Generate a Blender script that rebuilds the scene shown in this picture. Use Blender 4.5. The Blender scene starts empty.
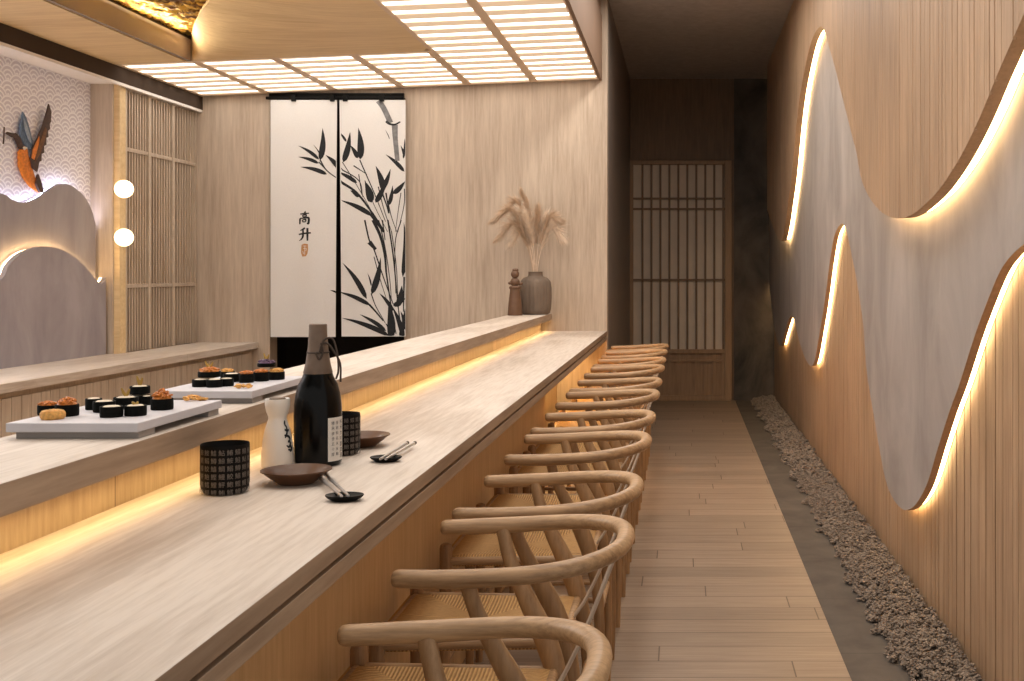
import bpy, bmesh, math, random
from mathutils import Vector, Matrix, noise
random.seed(7)
R = math.radians
PI = math.pi
sc = bpy.context.scene
COL = sc.collection
F, CX, CY, EH = 1150.0, 682.0, 273.0, 1.35      # focal length (px), vanishing point, eye height

def px(u, v, z):
    """world point on the horizontal plane z seen at (u, v)"""
    Y = F * (EH - z) / (v - CY)
    return Vector(((u - CX) * Y / F, Y, z))

# ------------------------------------------------------------------ materials
def new_mat(name):
    m = bpy.data.materials.new(name)
    m.use_nodes = True
    nt = m.node_tree
    b = nt.nodes['Principled BSDF']
    return m, nt, b

def lin(c):
    return tuple(((x / 255) / 12.92 if x / 255 <= 0.04045 else ((x / 255 + 0.055) / 1.055) ** 2.4) for x in c) + (1,)

def plain(name, c, rough=0.5, metal=0.0, var=0.12, scale=20, bump=0.0, coat=0.0, spec=0.5):
    m, nt, b = new_mat(name)
    b.inputs['Roughness'].default_value = rough
    b.inputs['Metallic'].default_value = metal
    b.inputs['Specular IOR Level'].default_value = spec
    b.inputs['Coat Weight'].default_value = coat
    tc = nt.nodes.new('ShaderNodeTexCoord')
    n = nt.nodes.new('ShaderNodeTexNoise'); n.inputs['Scale'].default_value = scale; n.inputs['Detail'].default_value = 5
    nt.links.new(tc.outputs['Object'], n.inputs['Vector'])
    r = nt.nodes.new('ShaderNodeValToRGB')
    c = lin(c)
    r.color_ramp.elements[0].position = 0.3; r.color_ramp.elements[1].position = 0.7
    r.color_ramp.elements[0].color = tuple(x * (1 - var) for x in c[:3]) + (1,)
    r.color_ramp.elements[1].color = tuple(min(1, x * (1 + var)) for x in c[:3]) + (1,)
    nt.links.new(n.outputs['Fac'], r.inputs['Fac']); nt.links.new(r.outputs['Color'], b.inputs['Base Color'])
    if bump:
        bp = nt.nodes.new('ShaderNodeBump'); bp.inputs['Strength'].default_value = bump; bp.inputs['Distance'].default_value = 0.002
        nt.links.new(n.outputs['Fac'], bp.inputs['Height']); nt.links.new(bp.outputs['Normal'], b.inputs['Normal'])
    return m

def wood(name, c1, c2, axis='Y', rough=0.5, fine=60, stretch=14, big=1.2, bump=0.15, plank=None, gap=0.003, contrast=1.0, vary=0.0, plank_axes='YZ'):
    """grain runs along axis; optional planks: (length, width)"""
    m, nt, b = new_mat(name)
    b.inputs['Roughness'].default_value = rough
    L = nt.links.new
    tc = nt.nodes.new('ShaderNodeTexCoord')
    mp = nt.nodes.new('ShaderNodeMapping')
    s = {'X': (1 / stretch, 1, 1), 'Y': (1, 1 / stretch, 1), 'Z': (1, 1, 1 / stretch)}[axis]
    mp.inputs['Scale'].default_value = s
    L(tc.outputs['Object'], mp.inputs['Vector'])
    n1 = nt.nodes.new('ShaderNodeTexNoise'); n1.inputs['Scale'].default_value = fine; n1.inputs['Detail'].default_value = 6; n1.inputs['Roughness'].default_value = 0.65
    L(mp.outputs['Vector'], n1.inputs['Vector'])
    mp2 = nt.nodes.new('ShaderNodeMapping')
    s2 = {'X': (0.16, 1, 1), 'Y': (1, 0.16, 1), 'Z': (1, 1, 0.16)}[axis]
    mp2.inputs['Scale'].default_value = s2
    L(tc.outputs['Object'], mp2.inputs['Vector'])
    n0 = nt.nodes.new('ShaderNodeTexNoise'); n0.inputs['Scale'].default_value = big * 3; n0.inputs['Detail'].default_value = 3; n0.inputs['Distortion'].default_value = 0.4
    L(mp2.outputs['Vector'], n0.inputs['Vector'])
    # cathedral rings out of the slow noise
    mul = nt.nodes.new('ShaderNodeMath'); mul.operation = 'MULTIPLY'; mul.inputs[1].default_value = 16
    L(n0.outputs['Fac'], mul.inputs[0])
    sn = nt.nodes.new('ShaderNodeMath'); sn.operation = 'SINE'; L(mul.outputs[0], sn.inputs[0])
    ma = nt.nodes.new('ShaderNodeMath'); ma.operation = 'MULTIPLY_ADD'; ma.inputs[1].default_value = 0.07 * contrast; L(sn.outputs[0], ma.inputs[0]); L(n1.outputs['Fac'], ma.inputs[2])
    r = nt.nodes.new('ShaderNodeValToRGB')
    r.color_ramp.elements[0].position = 0.5 - 0.2 ; r.color_ramp.elements[1].position = 0.5 + 0.2
    r.color_ramp.elements[0].color = lin(c1); r.color_ramp.elements[1].color = lin(c2)
    L(ma.outputs[0], r.inputs['Fac'])
    out = r.outputs['Color']
    if vary:
        n3 = nt.nodes.new('ShaderNodeTexNoise'); n3.inputs['Scale'].default_value = 1.3; n3.inputs['Detail'].default_value = 2
        L(tc.outputs['Object'], n3.inputs['Vector'])
        hv = nt.nodes.new('ShaderNodeHueSaturation')
        mr = nt.nodes.new('ShaderNodeMapRange'); mr.inputs['From Min'].default_value = 0.3; mr.inputs['From Max'].default_value = 0.7
        mr.inputs['To Min'].default_value = 1 - vary; mr.inputs['To Max'].default_value = 1 + vary
        L(n3.outputs['Fac'], mr.inputs['Value']); L(mr.outputs[0], hv.inputs['Value']); L(out, hv.inputs['Color']); out = hv.outputs['Color']
    if plank:
        br = nt.nodes.new('ShaderNodeTexBrick')
        br.inputs['Scale'].default_value = 1; br.inputs['Brick Width'].default_value = plank[0]; br.inputs['Row Height'].default_value = plank[1]
        br.inputs['Mortar Size'].default_value = gap; br.inputs['Mortar Smooth'].default_value = 0.3; br.inputs['Bias'].default_value = 0
        br.offset = 0
        br.inputs['Color1'].default_value = (0.84, 0.82, 0.80, 1); br.inputs['Color2'].default_value = (1.08, 1.05, 1.04, 1); br.inputs['Mortar'].default_value = (0.36, 0.32, 0.28, 1)
        sx = nt.nodes.new('ShaderNodeSeparateXYZ'); cx = nt.nodes.new('ShaderNodeCombineXYZ')
        L(tc.outputs['Object'], sx.inputs[0])
        e = NX(nt); row = e.op('FLOOR', e.op('DIVIDE', sx.outputs[plank_axes[1]], plank[1]))
        sh = e.op('MULTIPLY', e.op('FRACT', e.op('MULTIPLY', e.op('SINE', e.op('MULTIPLY', row, 12.9898)), 43.5453)), plank[0])
        L(e.op('ADD', sx.outputs[plank_axes[0]], sh), cx.inputs['X']); L(sx.outputs[plank_axes[1]], cx.inputs['Y'])
        L(cx.outputs[0], br.inputs['Vector'])
        mx = nt.nodes.new('ShaderNodeMix'); mx.data_type = 'RGBA'; mx.blend_type = 'MULTIPLY'; mx.inputs['Factor'].default_value = 1
        L(out, mx.inputs[6]); L(br.outputs['Color'], mx.inputs[7]); out = mx.outputs[2]
    L(out, b.inputs['Base Color'])
    if bump:
        bp = nt.nodes.new('ShaderNodeBump'); bp.inputs['Strength'].default_value = bump; bp.inputs['Distance'].default_value = 0.001
        L(n1.outputs['Fac'], bp.inputs['Height']); L(bp.outputs['Normal'], b.inputs['Normal'])
    return m

def emit(name, c, s, base=None):
    m, nt, b = new_mat(name)
    b.inputs['Base Color'].default_value = lin(base or c)
    b.inputs['Emission Color'].default_value = lin(c)
    b.inputs['Emission Strength'].default_value = s
    b.inputs['Roughness'].default_value = 0.6
    return m

def stone(name, c1, c2, scale=2.5, rough=0.75, stretch=(1, 1, 0.5), bump=0.3, tile=None):
    m, nt, b = new_mat(name)
    b.inputs['Roughness'].default_value = rough
    L = nt.links.new
    tc = nt.nodes.new('ShaderNodeTexCoord'); mp = nt.nodes.new('ShaderNodeMapping'); mp.inputs['Scale'].default_value = stretch
    L(tc.outputs['Object'], mp.inputs['Vector'])
    n = nt.nodes.new('ShaderNodeTexNoise'); n.inputs['Scale'].default_value = scale; n.inputs['Detail'].default_value = 9; n.inputs['Roughness'].default_value = 0.62; n.inputs['Distortion'].default_value = 0.5
    L(mp.outputs['Vector'], n.inputs['Vector'])
    r = nt.nodes.new('ShaderNodeValToRGB'); r.color_ramp.elements[0].position = 0.3; r.color_ramp.elements[1].position = 0.7
    r.color_ramp.elements[0].color = lin(c1); r.color_ramp.elements[1].color = lin(c2)
    L(n.outputs['Fac'], r.inputs['Fac'])
    out = r.outputs['Color']
    if tile:
        br = nt.nodes.new('ShaderNodeTexBrick'); br.offset = 0; br.inputs['Scale'].default_value = 1
        br.inputs['Brick Width'].default_value = tile[0]; br.inputs['Row Height'].default_value = tile[1]; br.inputs['Mortar Size'].default_value = 0.002
        br.inputs['Color1'].default_value = (0.95, 0.95, 0.95, 1); br.inputs['Color2'].default_value = (1.03, 1.03, 1.03, 1); br.inputs['Mortar'].default_value = (0.5, 0.5, 0.5, 1)
        L(tc.outputs['Object'], br.inputs['Vector'])
        mx = nt.nodes.new('ShaderNodeMix'); mx.data_type = 'RGBA'; mx.blend_type = 'MULTIPLY'; mx.inputs['Factor'].default_value = 1
        L(out, mx.inputs[6]); L(br.outputs['Color'], mx.inputs[7]); out = mx.outputs[2]
    L(out, b.inputs['Base Color'])
    bp = nt.nodes.new('ShaderNodeBump'); bp.inputs['Strength'].default_value = bump; bp.inputs['Distance'].default_value = 0.003
    L(n.outputs['Fac'], bp.inputs['Height']); L(bp.outputs['Normal'], b.inputs['Normal'])
    return m

class NX:
    """tiny expression helper for math nodes"""
    def __init__(s, nt): s.nt = nt
    def op(s, o, a, b=None, c=None):
        n = s.nt.nodes.new('ShaderNodeMath'); n.operation = o
        for i, x in enumerate((a, b, c)):
            if x is None: continue
            if isinstance(x, (int, float)): n.inputs[i].default_value = x
            else: s.nt.links.new(x, n.inputs[i])
        return n.outputs[0]

def seigaiha(name, r=0.06):
    m, nt, b = new_mat(name); L = nt.links.new; e = NX(nt)
    b.inputs['Roughness'].default_value = 0.6
    tc = nt.nodes.new('ShaderNodeTexCoord'); sx = nt.nodes.new('ShaderNodeSeparateXYZ'); L(tc.outputs['Object'], sx.inputs[0])
    X = e.op('DIVIDE', sx.outputs['Y'], r); Z = e.op('DIVIDE', sx.outputs['Z'], r)
    k0 = e.op('FLOOR', e.op('MULTIPLY', Z, 2)); k1 = e.op('SUBTRACT', k0, 1)
    def dist(k):
        off = e.op('MODULO', k, 2)
        xr = e.op('ADD', X, off)
        w = e.op('SUBTRACT', e.op('FLOORED_MODULO', e.op('ADD', xr, 1), 2), 1)
        dz = e.op('SUBTRACT', Z, e.op('MULTIPLY', k, 0.5))
        return e.op('SQRT', e.op('ADD', e.op('MULTIPLY', w, w), e.op('MULTIPLY', dz, dz)))
    d1 = dist(k1); d0 = dist(k0)
    inside = e.op('LESS_THAN', d1, 1.0)
    d = e.op('ADD', e.op('MULTIPLY', inside, d1), e.op('MULTIPLY', e.op('SUBTRACT', 1, inside), d0))
    ring = e.op('SINE', e.op('MULTIPLY', d, 2 * PI * 3.5))
    ringc = e.op('MULTIPLY_ADD', ring, 0.5, 0.5)
    rp = nt.nodes.new('ShaderNodeValToRGB'); L(ringc, rp.inputs['Fac'])
    rp.color_ramp.elements[0].color = lin((212, 208, 219)); rp.color_ramp.elements[0].position = 0.5
    rp.color_ramp.elements[1].color = lin((246, 245, 250)); rp.color_ramp.elements[1].position = 0.8
    L(rp.outputs['Color'], b.inputs['Base Color'])
    bp = nt.nodes.new('ShaderNodeBump'); bp.inputs['Strength'].default_value = 0.35; bp.inputs['Distance'].default_value = 0.003
    L(ringc, bp.inputs['Height']); L(bp.outputs['Normal'], b.inputs['Normal'])
    return m

def woven(name, c1, c2):
    m, nt, b = new_mat(name); L = nt.links.new; e = NX(nt)
    b.inputs['Roughness'].default_value = 0.7
    tc = nt.nodes.new('ShaderNodeTexCoord'); sx = nt.nodes.new('ShaderNodeSeparateXYZ'); L(tc.outputs['Object'], sx.inputs[0])
    ax = e.op('ABSOLUTE', e.op('ADD', sx.outputs['X'], 0.163)); ay = e.op('ABSOLUTE', sx.outputs['Y'])
    mn = e.op('MINIMUM', ax, ay)
    st = e.op('MULTIPLY_ADD', e.op('SINE', e.op('MULTIPLY', mn, 2 * PI / 0.0085)), 0.5, 0.5)
    n = nt.nodes.new('ShaderNodeTexNoise'); n.inputs['Scale'].default_value = 90; L(tc.outputs['Object'], n.inputs['Vector'])
    f = e.op('ADD', e.op('MULTIPLY', st, 0.6), e.op('MULTIPLY', n.outputs['Fac'], 0.5))
    rp = nt.nodes.new('ShaderNodeValToRGB'); L(f, rp.inputs['Fac'])
    rp.color_ramp.elements[0].color = lin(c1); rp.color_ramp.elements[0].position = 0.15
    rp.color_ramp.elements[1].color = lin(c2); rp.color_ramp.elements[1].position = 0.75
    L(rp.outputs['Color'], b.inputs['Base Color'])
    bp = nt.nodes.new('ShaderNodeBump'); bp.inputs['Strength'].default_value = 0.8; bp.inputs['Distance'].default_value = 0.003
    L(st, bp.inputs['Height']); L(bp.outputs['Normal'], b.inputs['Normal'])
    return m

M = {}
M['counter'] = wood('pale_limed_oak', (186, 171, 157), (217, 206, 195), 'Y', rough=0.5, fine=75, stretch=16, big=1.1, contrast=2.0, vary=0.03)
M['counter_edge'] = wood('oak_edge', (136, 114, 94), (172, 149, 126), 'Y', rough=0.55, fine=45, stretch=16)
M['riser'] = wood('riser_oak', (178, 156, 126), (204, 184, 152), 'Z', rough=0.6, fine=60, stretch=8, plank=(1.05, 20), gap=0.002)
M['front'] = wood('counter_front_oak', (194, 160, 114), (214, 182, 138), 'Z', rough=0.55, fine=55, stretch=12, vary=0.05)
M['wall_oak'] = wood('wall_oak', (174, 156, 138), (204, 188, 170), 'Z', rough=0.65, fine=50, stretch=16, big=0.8, contrast=1.2, vary=0.05)
M['soffit'] = wood('soffit_oak', (212, 182, 134), (234, 208, 162), 'X', rough=0.6, fine=40, stretch=12, contrast=1.2)
M['slat'] = wood('slatted_oak', (160, 130, 102), (192, 161, 130), 'Z', rough=0.55, fine=60, stretch=18, vary=0.12)
M['slat_edge'] = wood('panel_edge_oak', (186, 154, 122), (206, 174, 142), 'Z', rough=0.55, fine=50, stretch=8)
M['dark_side'] = plain('dark_brown_wall', (126, 115, 107), rough=0.5, var=0.06, scale=3)
M['beam'] = plain('dark_brown_beam', (74, 62, 53), rough=0.9, spec=0.1, var=0.06, scale=4)
M['fascia'] = plain('taupe_fascia', (150, 136, 126), rough=0.6, var=0.05, scale=4)
M['fascia_dark'] = plain('brown_fascia', (124, 98, 78), rough=0.7, var=0.05, scale=4)
M['white_soffit'] = plain('white_soffit', (240, 236, 232), rough=0.8, var=0.02)
M['grey'] = stone('grey_plaster', (148, 139, 133), (184, 175, 169), scale=2.6, stretch=(1, 1, 0.5), bump=0.25)
M['grey2'] = stone('grey_slate_panel', (142, 136, 142), (174, 168, 174), scale=3.5, stretch=(1, 1, 0.4), bump=0.2)
M['dark_stone'] = stone('dark_stone_wall', (50, 47, 45), (116, 105, 95), scale=2.4, stretch=(1, 1, 0.6), bump=0.8)
M['strip'] = stone('dark_tile', (72, 65, 60), (98, 90, 83), scale=4, stretch=(1, 1, 1), bump=0.1, tile=(5, 0.68))
M['ceil'] = stone('brown_grey_ceiling', (166, 160, 155), (188, 182, 177), scale=14, stretch=(1, 1, 1), bump=0.4)
M['floor'] = wood('floor_oak', (142, 124, 107), (170, 152, 134), 'X', rough=0.42, fine=60, stretch=20, big=0.7, plank=(1.35, 0.16), gap=0.003, plank_axes='XY')
M['chair'] = wood('stool_oak', (138, 106, 74), (192, 156, 116), 'X', rough=0.42, fine=110, stretch=14, contrast=1.6)
M['chair_v'] = wood('stool_oak_legs', (138, 104, 70), (180, 144, 104), 'Z', rough=0.45, fine=70, stretch=10)
M['cord'] = woven('paper_cord', (160, 118, 68), (208, 164, 104))
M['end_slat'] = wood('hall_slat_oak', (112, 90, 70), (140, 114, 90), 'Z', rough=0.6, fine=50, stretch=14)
M['door_wood'] = wood('door_oak', (146, 118, 92), (172, 142, 113), 'Z', rough=0.6, fine=50, stretch=14)
M['paper'] = plain('shoji_paper', (222, 208, 192), rough=0.9, var=0.04, scale=8)
M['black'] = plain('black_lacquer', (10, 9, 8), rough=0.5, spec=0.15, var=0.1)
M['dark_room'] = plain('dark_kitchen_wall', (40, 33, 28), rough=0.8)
M['cloth'] = plain('noren_linen', (230, 229, 228), rough=0.95, var=0.03, scale=160, bump=0.3)
M['ink'] = plain('ink', (34, 36, 40), rough=0.9, var=0.15, scale=40)
M['ink_grey'] = plain('thin_ink_wash', (128, 128, 130), rough=0.9, var=0.3, scale=30)
M['seal'] = plain('ochre_seal', (196, 148, 104), rough=0.9)
M['tray'] = plain('grey_tray', (204, 202, 208), rough=0.55, var=0.03)
M['tray_foot'] = plain('grey_tray_foot', (150, 143, 138), rough=0.6, var=0.03)
M['nori'] = plain('nori', (11, 12, 9), rough=0.7, spec=0.12, var=0.4, scale=150, bump=0.6)
M['rice'] = plain('rice', (226, 214, 192), rough=0.7, var=0.08, scale=200, bump=0.8)
M['roe'] = plain('orange_roe', (204, 122, 44), rough=0.4, var=0.35, scale=220, bump=1.0)
M['tempura'] = plain('tempura', (226, 168, 88), rough=0.6, var=0.25, scale=160, bump=1.0)
M['plum'] = plain('purple_cabbage', (96, 70, 98), rough=0.5, var=0.3, scale=150)
M['sprout'] = plain('ginger_sprout', (176, 142, 66), rough=0.6, var=0.2)
M['cup'] = plain('black_glaze', (11, 9, 8), rough=0.55, var=0.15, spec=0.15)
M['glyph'] = plain('cup_glyph_grey', (112, 102, 94), rough=0.6, var=0.1)
M['porcelain'] = plain('white_porcelain', (232, 224, 214), rough=0.35, var=0.02, coat=0.2)
M['glass'] = plain('black_bottle_glass', (5, 5, 5), rough=0.2, var=0.1, spec=0.22)
M['foil'] = plain('taupe_bottle_cover', (112, 94, 80), rough=0.55, var=0.12, scale=60, bump=0.4)
M['cordd'] = plain('dark_cord', (66, 54, 46), rough=0.8)
M['label'] = plain('paper_label', (216, 212, 206), rough=0.8, var=0.03)
M['saucer'] = plain('brown_lacquer', (86, 54, 30), rough=0.4, var=0.15, coat=0.1)
M['steel'] = plain('silver_metal', (196, 192, 190), rough=0.28, metal=0.9, var=0.03)
M['pot'] = stone('ribbed_clay', (96, 82, 70), (122, 106, 92), scale=9, stretch=(1, 1, 0.4))
M['fig'] = plain('brown_carved_wood', (104, 76, 56), rough=0.5, var=0.15, scale=30)
M['plume'] = plain('dried_pampas', (236, 218, 198), rough=0.95, var=0.12, scale=30)
M['plume_dark'] = plain('dried_palm_leaf', (204, 178, 152), rough=0.9, var=0.15, scale=30)
M['moss'] = plain('dried_moss', (134, 122, 112), rough=0.95, var=0.22, scale=30, bump=0.6)
M['brass'] = plain('brass', (176, 136, 82), rough=0.3, metal=0.9, var=0.04)
M['louvre'] = emit('glowing_panel_slats', (236, 208, 176), 0.5, (214, 192, 166))  # slats given faint emission, standing in for light shining through them
M['louvre_frame'] = plain('light_frame_oak', (222, 198, 172), rough=0.6, var=0.04)
M['tube'] = emit('ceiling_light_bar', (255, 249, 240), 4.4)
M['globe'] = emit('globe_glow', (255, 226, 180), 3.0)
M['led'] = emit('led_warm', (255, 210, 142), 30.0)
M['led_wall'] = emit('led_wall', (255, 216, 156), 15.0)
M['led_cool'] = emit('led_cool', (232, 230, 255), 16.0)
M['led_amber'] = emit('led_amber', (255, 190, 96), 2.0)
M['wave'] = seigaiha('wave_wallcovering', 0.085)
M['b_orange'] = plain('bird_orange', (214, 124, 40), rough=0.7, var=0.25, scale=60)
M['b_dark'] = plain('bird_dark_feather', (70, 50, 42), rough=0.7, var=0.4, scale=70)
M['b_blue'] = plain('bird_blue', (96, 116, 142), rough=0.7, var=0.3, scale=70)
M['b_tan'] = plain('bird_brown_feather', (112, 76, 48), rough=0.8, var=0.4, scale=80)
M['b_pale'] = plain('bird_pale_blue', (150, 164, 182), rough=0.8, var=0.2, scale=80)
M['b_white'] = plain('bird_white', (222, 216, 206), rough=0.7, var=0.1)

def gold():
    m, nt, b = new_mat('crumpled_gold'); L = nt.links.new
    b.inputs['Metallic'].default_value = 0.9; b.inputs['Roughness'].default_value = 0.45
    tc = nt.nodes.new('ShaderNodeTexCoord')
    n = nt.nodes.new('ShaderNodeTexNoise'); n.inputs['Scale'].default_value = 9; n.inputs['Distortion'].default_value = 2.2; n.inputs['Detail'].default_value = 4
    L(tc.outputs['Object'], n.inputs['Vector'])
    r = nt.nodes.new('ShaderNodeValToRGB'); r.color_ramp.elements[0].position = 0.42; r.color_ramp.elements[1].position = 0.58
    r.color_ramp.elements[0].color = lin((120, 74, 22)); r.color_ramp.elements[1].color = lin((250, 204, 96))
    L(n.outputs['Fac'], r.inputs['Fac']); L(r.outputs['Color'], b.inputs['Base Color'])
    return m
M['gold'] = gold()

# ------------------------------------------------------------------ mesh builder
class MB:
    def __init__(s): s.v = []; s.f = []; s.sm = []; s.mi = []
    def add(s, vs, fs, smooth=False, mi=0):
        o = len(s.v); s.v += [tuple(v) for v in vs]
        for f in fs: s.f.append([i + o for i in f]); s.sm.append(smooth); s.mi.append(mi)
        return s
    def box(s, x0, x1, y0, y1, z0, z1, mi=0):
        # mi=1: slab whose sides take the second material, the top the first
        vs = [(x, y, z) for x in (x0, x1) for y in (y0, y1) for z in (z0, z1)]
        s.add(vs, [(0, 1, 3, 2), (4, 6, 7, 5), (0, 4, 5, 1), (2, 3, 7, 6), (0, 2, 6, 4), (1, 5, 7, 3)], False, mi)
        if mi: s.mi[-1] = 0
        return s
    def bar(s, p, q, w, d, up=(0, 0, 1), mi=0):
        p = Vector(p); q = Vector(q); t = (q - p).normalized(); a = t.cross(Vector(up)).normalized(); b = a.cross(t)
        vs = [c + a * (i * w / 2) + b * (j * d / 2) for c in (p, q) for i, j in ((-1, -1), (1, -1), (1, 1), (-1, 1))]
        return s.add(vs, [(0, 3, 2, 1), (4, 5, 6, 7), (0, 1, 5, 4), (1, 2, 6, 5), (2, 3, 7, 6), (3, 0, 4, 7)], False, mi)
    def tube(s, pts, rad, n=12, flat=None, up=(0, 0, 1), caps=True, mi=0):
        """rad: float or list; flat: (scale along side, scale along up)"""
        pts = [Vector(p) for p in pts]; k = len(pts)
        rad = rad if isinstance(rad, (list, tuple)) else [rad] * k
        fa = flat or (1, 1); vs = []; pa = None
        rings = []
        for i in range(k):
            t = (pts[min(i + 1, k - 1)] - pts[max(i - 1, 0)]).normalized()
            u = Vector(up)
            if abs(t.dot(u)) > 0.97: u = Vector((1, 0, 0)) if abs(t.x) < 0.9 else Vector((0, 1, 0))
            if pa is None: a = t.cross(u).normalized()
            else:
                a = (pa - t * pa.dot(t)).normalized() if flat is None else t.cross(u).normalized()
            pa = a; b = a.cross(t).normalized()
            for j in range(n):
                c = 2 * PI * j / n
                vs.append(pts[i] + a * (math.cos(c) * rad[i] * fa[0]) + b * (math.sin(c) * rad[i] * fa[1]))
        fs = [(i * n + j, i * n + (j + 1) % n, (i + 1) * n + (j + 1) % n, (i + 1) * n + j) for i in range(k - 1) for j in range(n)]
        s.add(vs, fs, True, mi)
        if caps:
            o = len(s.v) - k * n
            s.f.append([o + j for j in range(n)][::-1]); s.sm.append(False); s.mi.append(mi)
            s.f.append([o + (k - 1) * n + j for j in range(n)]); s.sm.append(False); s.mi.append(mi)
        return s
    def lathe(s, prof, n=40, c=(0, 0, 0), mi=0):
        c = Vector(c); vs = []; k = len(prof)
        for r, z in prof:
            for j in range(n):
                a = 2 * PI * j / n; vs.append(c + Vector((math.cos(a) * r, math.sin(a) * r, z)))
        fs = [(i * n + j, i * n + (j + 1) % n, (i + 1) * n + (j + 1) % n, (i + 1) * n + j) for i in range(k - 1) for j in range(n)]
        return s.add(vs, fs, True, mi)
    def prism(s, poly, f0, f1, mi=0, mi_side=None):
        """poly: 2-D points; f0,f1 map a 2-D point to the two faces"""
        n = len(poly); vs = [f0(p) for p in poly] + [f1(p) for p in poly]
        s.add(vs, [list(range(n)), list(range(2 * n - 1, n - 1, -1))], False, mi)
        o = len(s.v) - 2 * n
        for i in range(n):
            j = (i + 1) % n; s.f.append([o + i, o + n + i, o + n + j, o + j]); s.sm.append(False); s.mi.append(mi if mi_side is None else mi_side)
        return s
    def blob(s, c, r, sub=1, jit=0.15, sq=(1, 1, 1), seed=0, mi=0, smooth=True):
        bm = bmesh.new(); bmesh.ops.create_icosphere(bm, subdivisions=sub, radius=1)
        rnd = random.Random(seed); vs = []
        for v in bm.verts:
            k = 1 + rnd.uniform(-jit, jit); vs.append((c[0] + v.co.x * r * k * sq[0], c[1] + v.co.y * r * k * sq[1], c[2] + v.co.z * r * k * sq[2]))
        fs = [[v.index for v in f.verts] for f in bm.faces]; bm.free()
        return s.add(vs, fs, smooth, mi)
    def build(s, name, mat, parent=None, bevel=0, fix=True, sharp=40):
        me = bpy.data.meshes.new(name); me.from_pydata(s.v, [], s.f)
        for m in (mat if isinstance(mat, (list, tuple)) else [mat]): me.materials.append(m)
        for p, q, k in zip(me.polygons, s.sm, s.mi): p.use_smooth = q; p.material_index = k
        if fix:
            bm = bmesh.new(); bm.from_mesh(me); bmesh.ops.recalc_face_normals(bm, faces=bm.faces); bm.to_mesh(me); bm.free()
        if any(s.sm): me.set_sharp_from_angle(angle=R(sharp))
        o = bpy.data.objects.new(name, me); COL.objects.link(o)
        if parent is not None: o.parent = parent
        if bevel:
            b = o.modifiers.new('bevel', 'BEVEL'); b.width = bevel; b.segments = 2; b.limit_method = 'ANGLE'; b.angle_limit = R(40)
        return o

def tag(o, label=None, cat=None, group=None, kind=None):
    if label: o['label'] = label
    if cat: o['category'] = cat
    if group: o['group'] = group
    if kind: o['kind'] = kind
    return o
def thing(name, label, cat, loc=(0, 0, 0), rz=0, group=None):
    o = bpy.data.objects.new(name, None); COL.objects.link(o); o.empty_display_size = 0.05
    o.location = loc; o.rotation_euler = (0, 0, rz)
    return tag(o, label, cat, group)
def struct(o, label, cat):
    return tag(o, label, cat, kind='structure')
def copy_tree(o, parent=None):
    c = o.copy(); COL.objects.link(c)
    if parent is not None: c.parent = parent
    for ch in list(o.children): copy_tree(ch, c)
    return c
def catmull(pts, n=8):
    P = [Vector(p) for p in pts]; P = [P[0] * 2 - P[1]] + P + [P[-1] * 2 - P[-2]]; out = []
    for i in range(1, len(P) - 2):
        a, b, c, d = P[i - 1:i + 3]
        for j in range(n):
            t = j / n
            out.append(0.5 * ((2 * b) + (c - a) * t + (2 * a - 5 * b + 4 * c - d) * t * t + (3 * b - a - 3 * c + d) * t ** 3))
    out.append(P[-2]); return out
def resample(pts, step):
    out = [pts[0]]; acc = 0
    for a, b in zip(pts, pts[1:]):
        d = (b - a).length
        if d < 1e-9: continue
        while acc + d >= step:
            t = (step - acc) / d; a = a + (b - a) * t; d = (b - a).length; acc = 0; out.append(a.copy())
            if d < 1e-9: break
        acc += d
    out.append(pts[-1]); return out

# ================================================================== THE ROOM
YP, YS = 8.47, 12.22
XS = -0.5525                     # hall side wall / front edge of the counter
CZ = 3.41                        # hall ceiling
def tz(x):                       # underside of the bar's dropped ceiling (it tilts slightly)
    return 2.771 + 0.0423 * (x + 0.589)

o = MB().box(-4.2, 0.5625, -1.0, YS + 0.3, -0.1, 0).build('floor', M['floor']); struct(o, 'pale oak plank floor with boards laid across the aisle', 'floor')
o = MB().box(0.5625, 1.2, -1.0, YS + 0.3, -0.1, 0.001).build('floor_border', M['strip']); struct(o, 'dark grey stone tile strip between the plank floor and the dried moss', 'floor')

# back wall with the doorway behind the noren
DX0, DX1 = -3.035, -2.045
b = MB(); b.box(-4.2, DX0, YP, YP + 0.15, 0, 2.9); b.box(DX1, XS - 0.0, YP, YP + 0.15, 0, 3.5); b.box(DX0, DX1, YP, YP + 0.15, 2.66, 2.9)
o = b.build('wall_back', M['wall_oak']); struct(o, 'pale vertical grain oak wall at the end of the bar', 'wall')
b = MB(); b.box(DX0 - 0.3, DX1 + 0.3, YP + 1.2, YP + 1.3, 0, 2.8); b.box(DX0 - 0.35, DX0 - 0.3, YP + 0.15, YP + 1.3, 0, 2.8); b.box(DX1 + 0.3, DX1 + 0.35, YP + 0.15, YP + 1.3, 0, 2.8); b.box(DX0 - 0.35, DX1 + 0.35, YP + 0.15, YP + 1.3, 2.8, 2.9)
o = b.build('wall_kitchen', M['dark_room']); struct(o, 'dark kitchen passage behind the hanging cloth', 'wall')
b = MB(); b.box(XS - 0.1, XS, YP + 0.15, YS, 0, CZ)
o = b.build('wall_hall', M['dark_side']); struct(o, 'smooth dark brown wall beside the hallway', 'wall')
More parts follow.
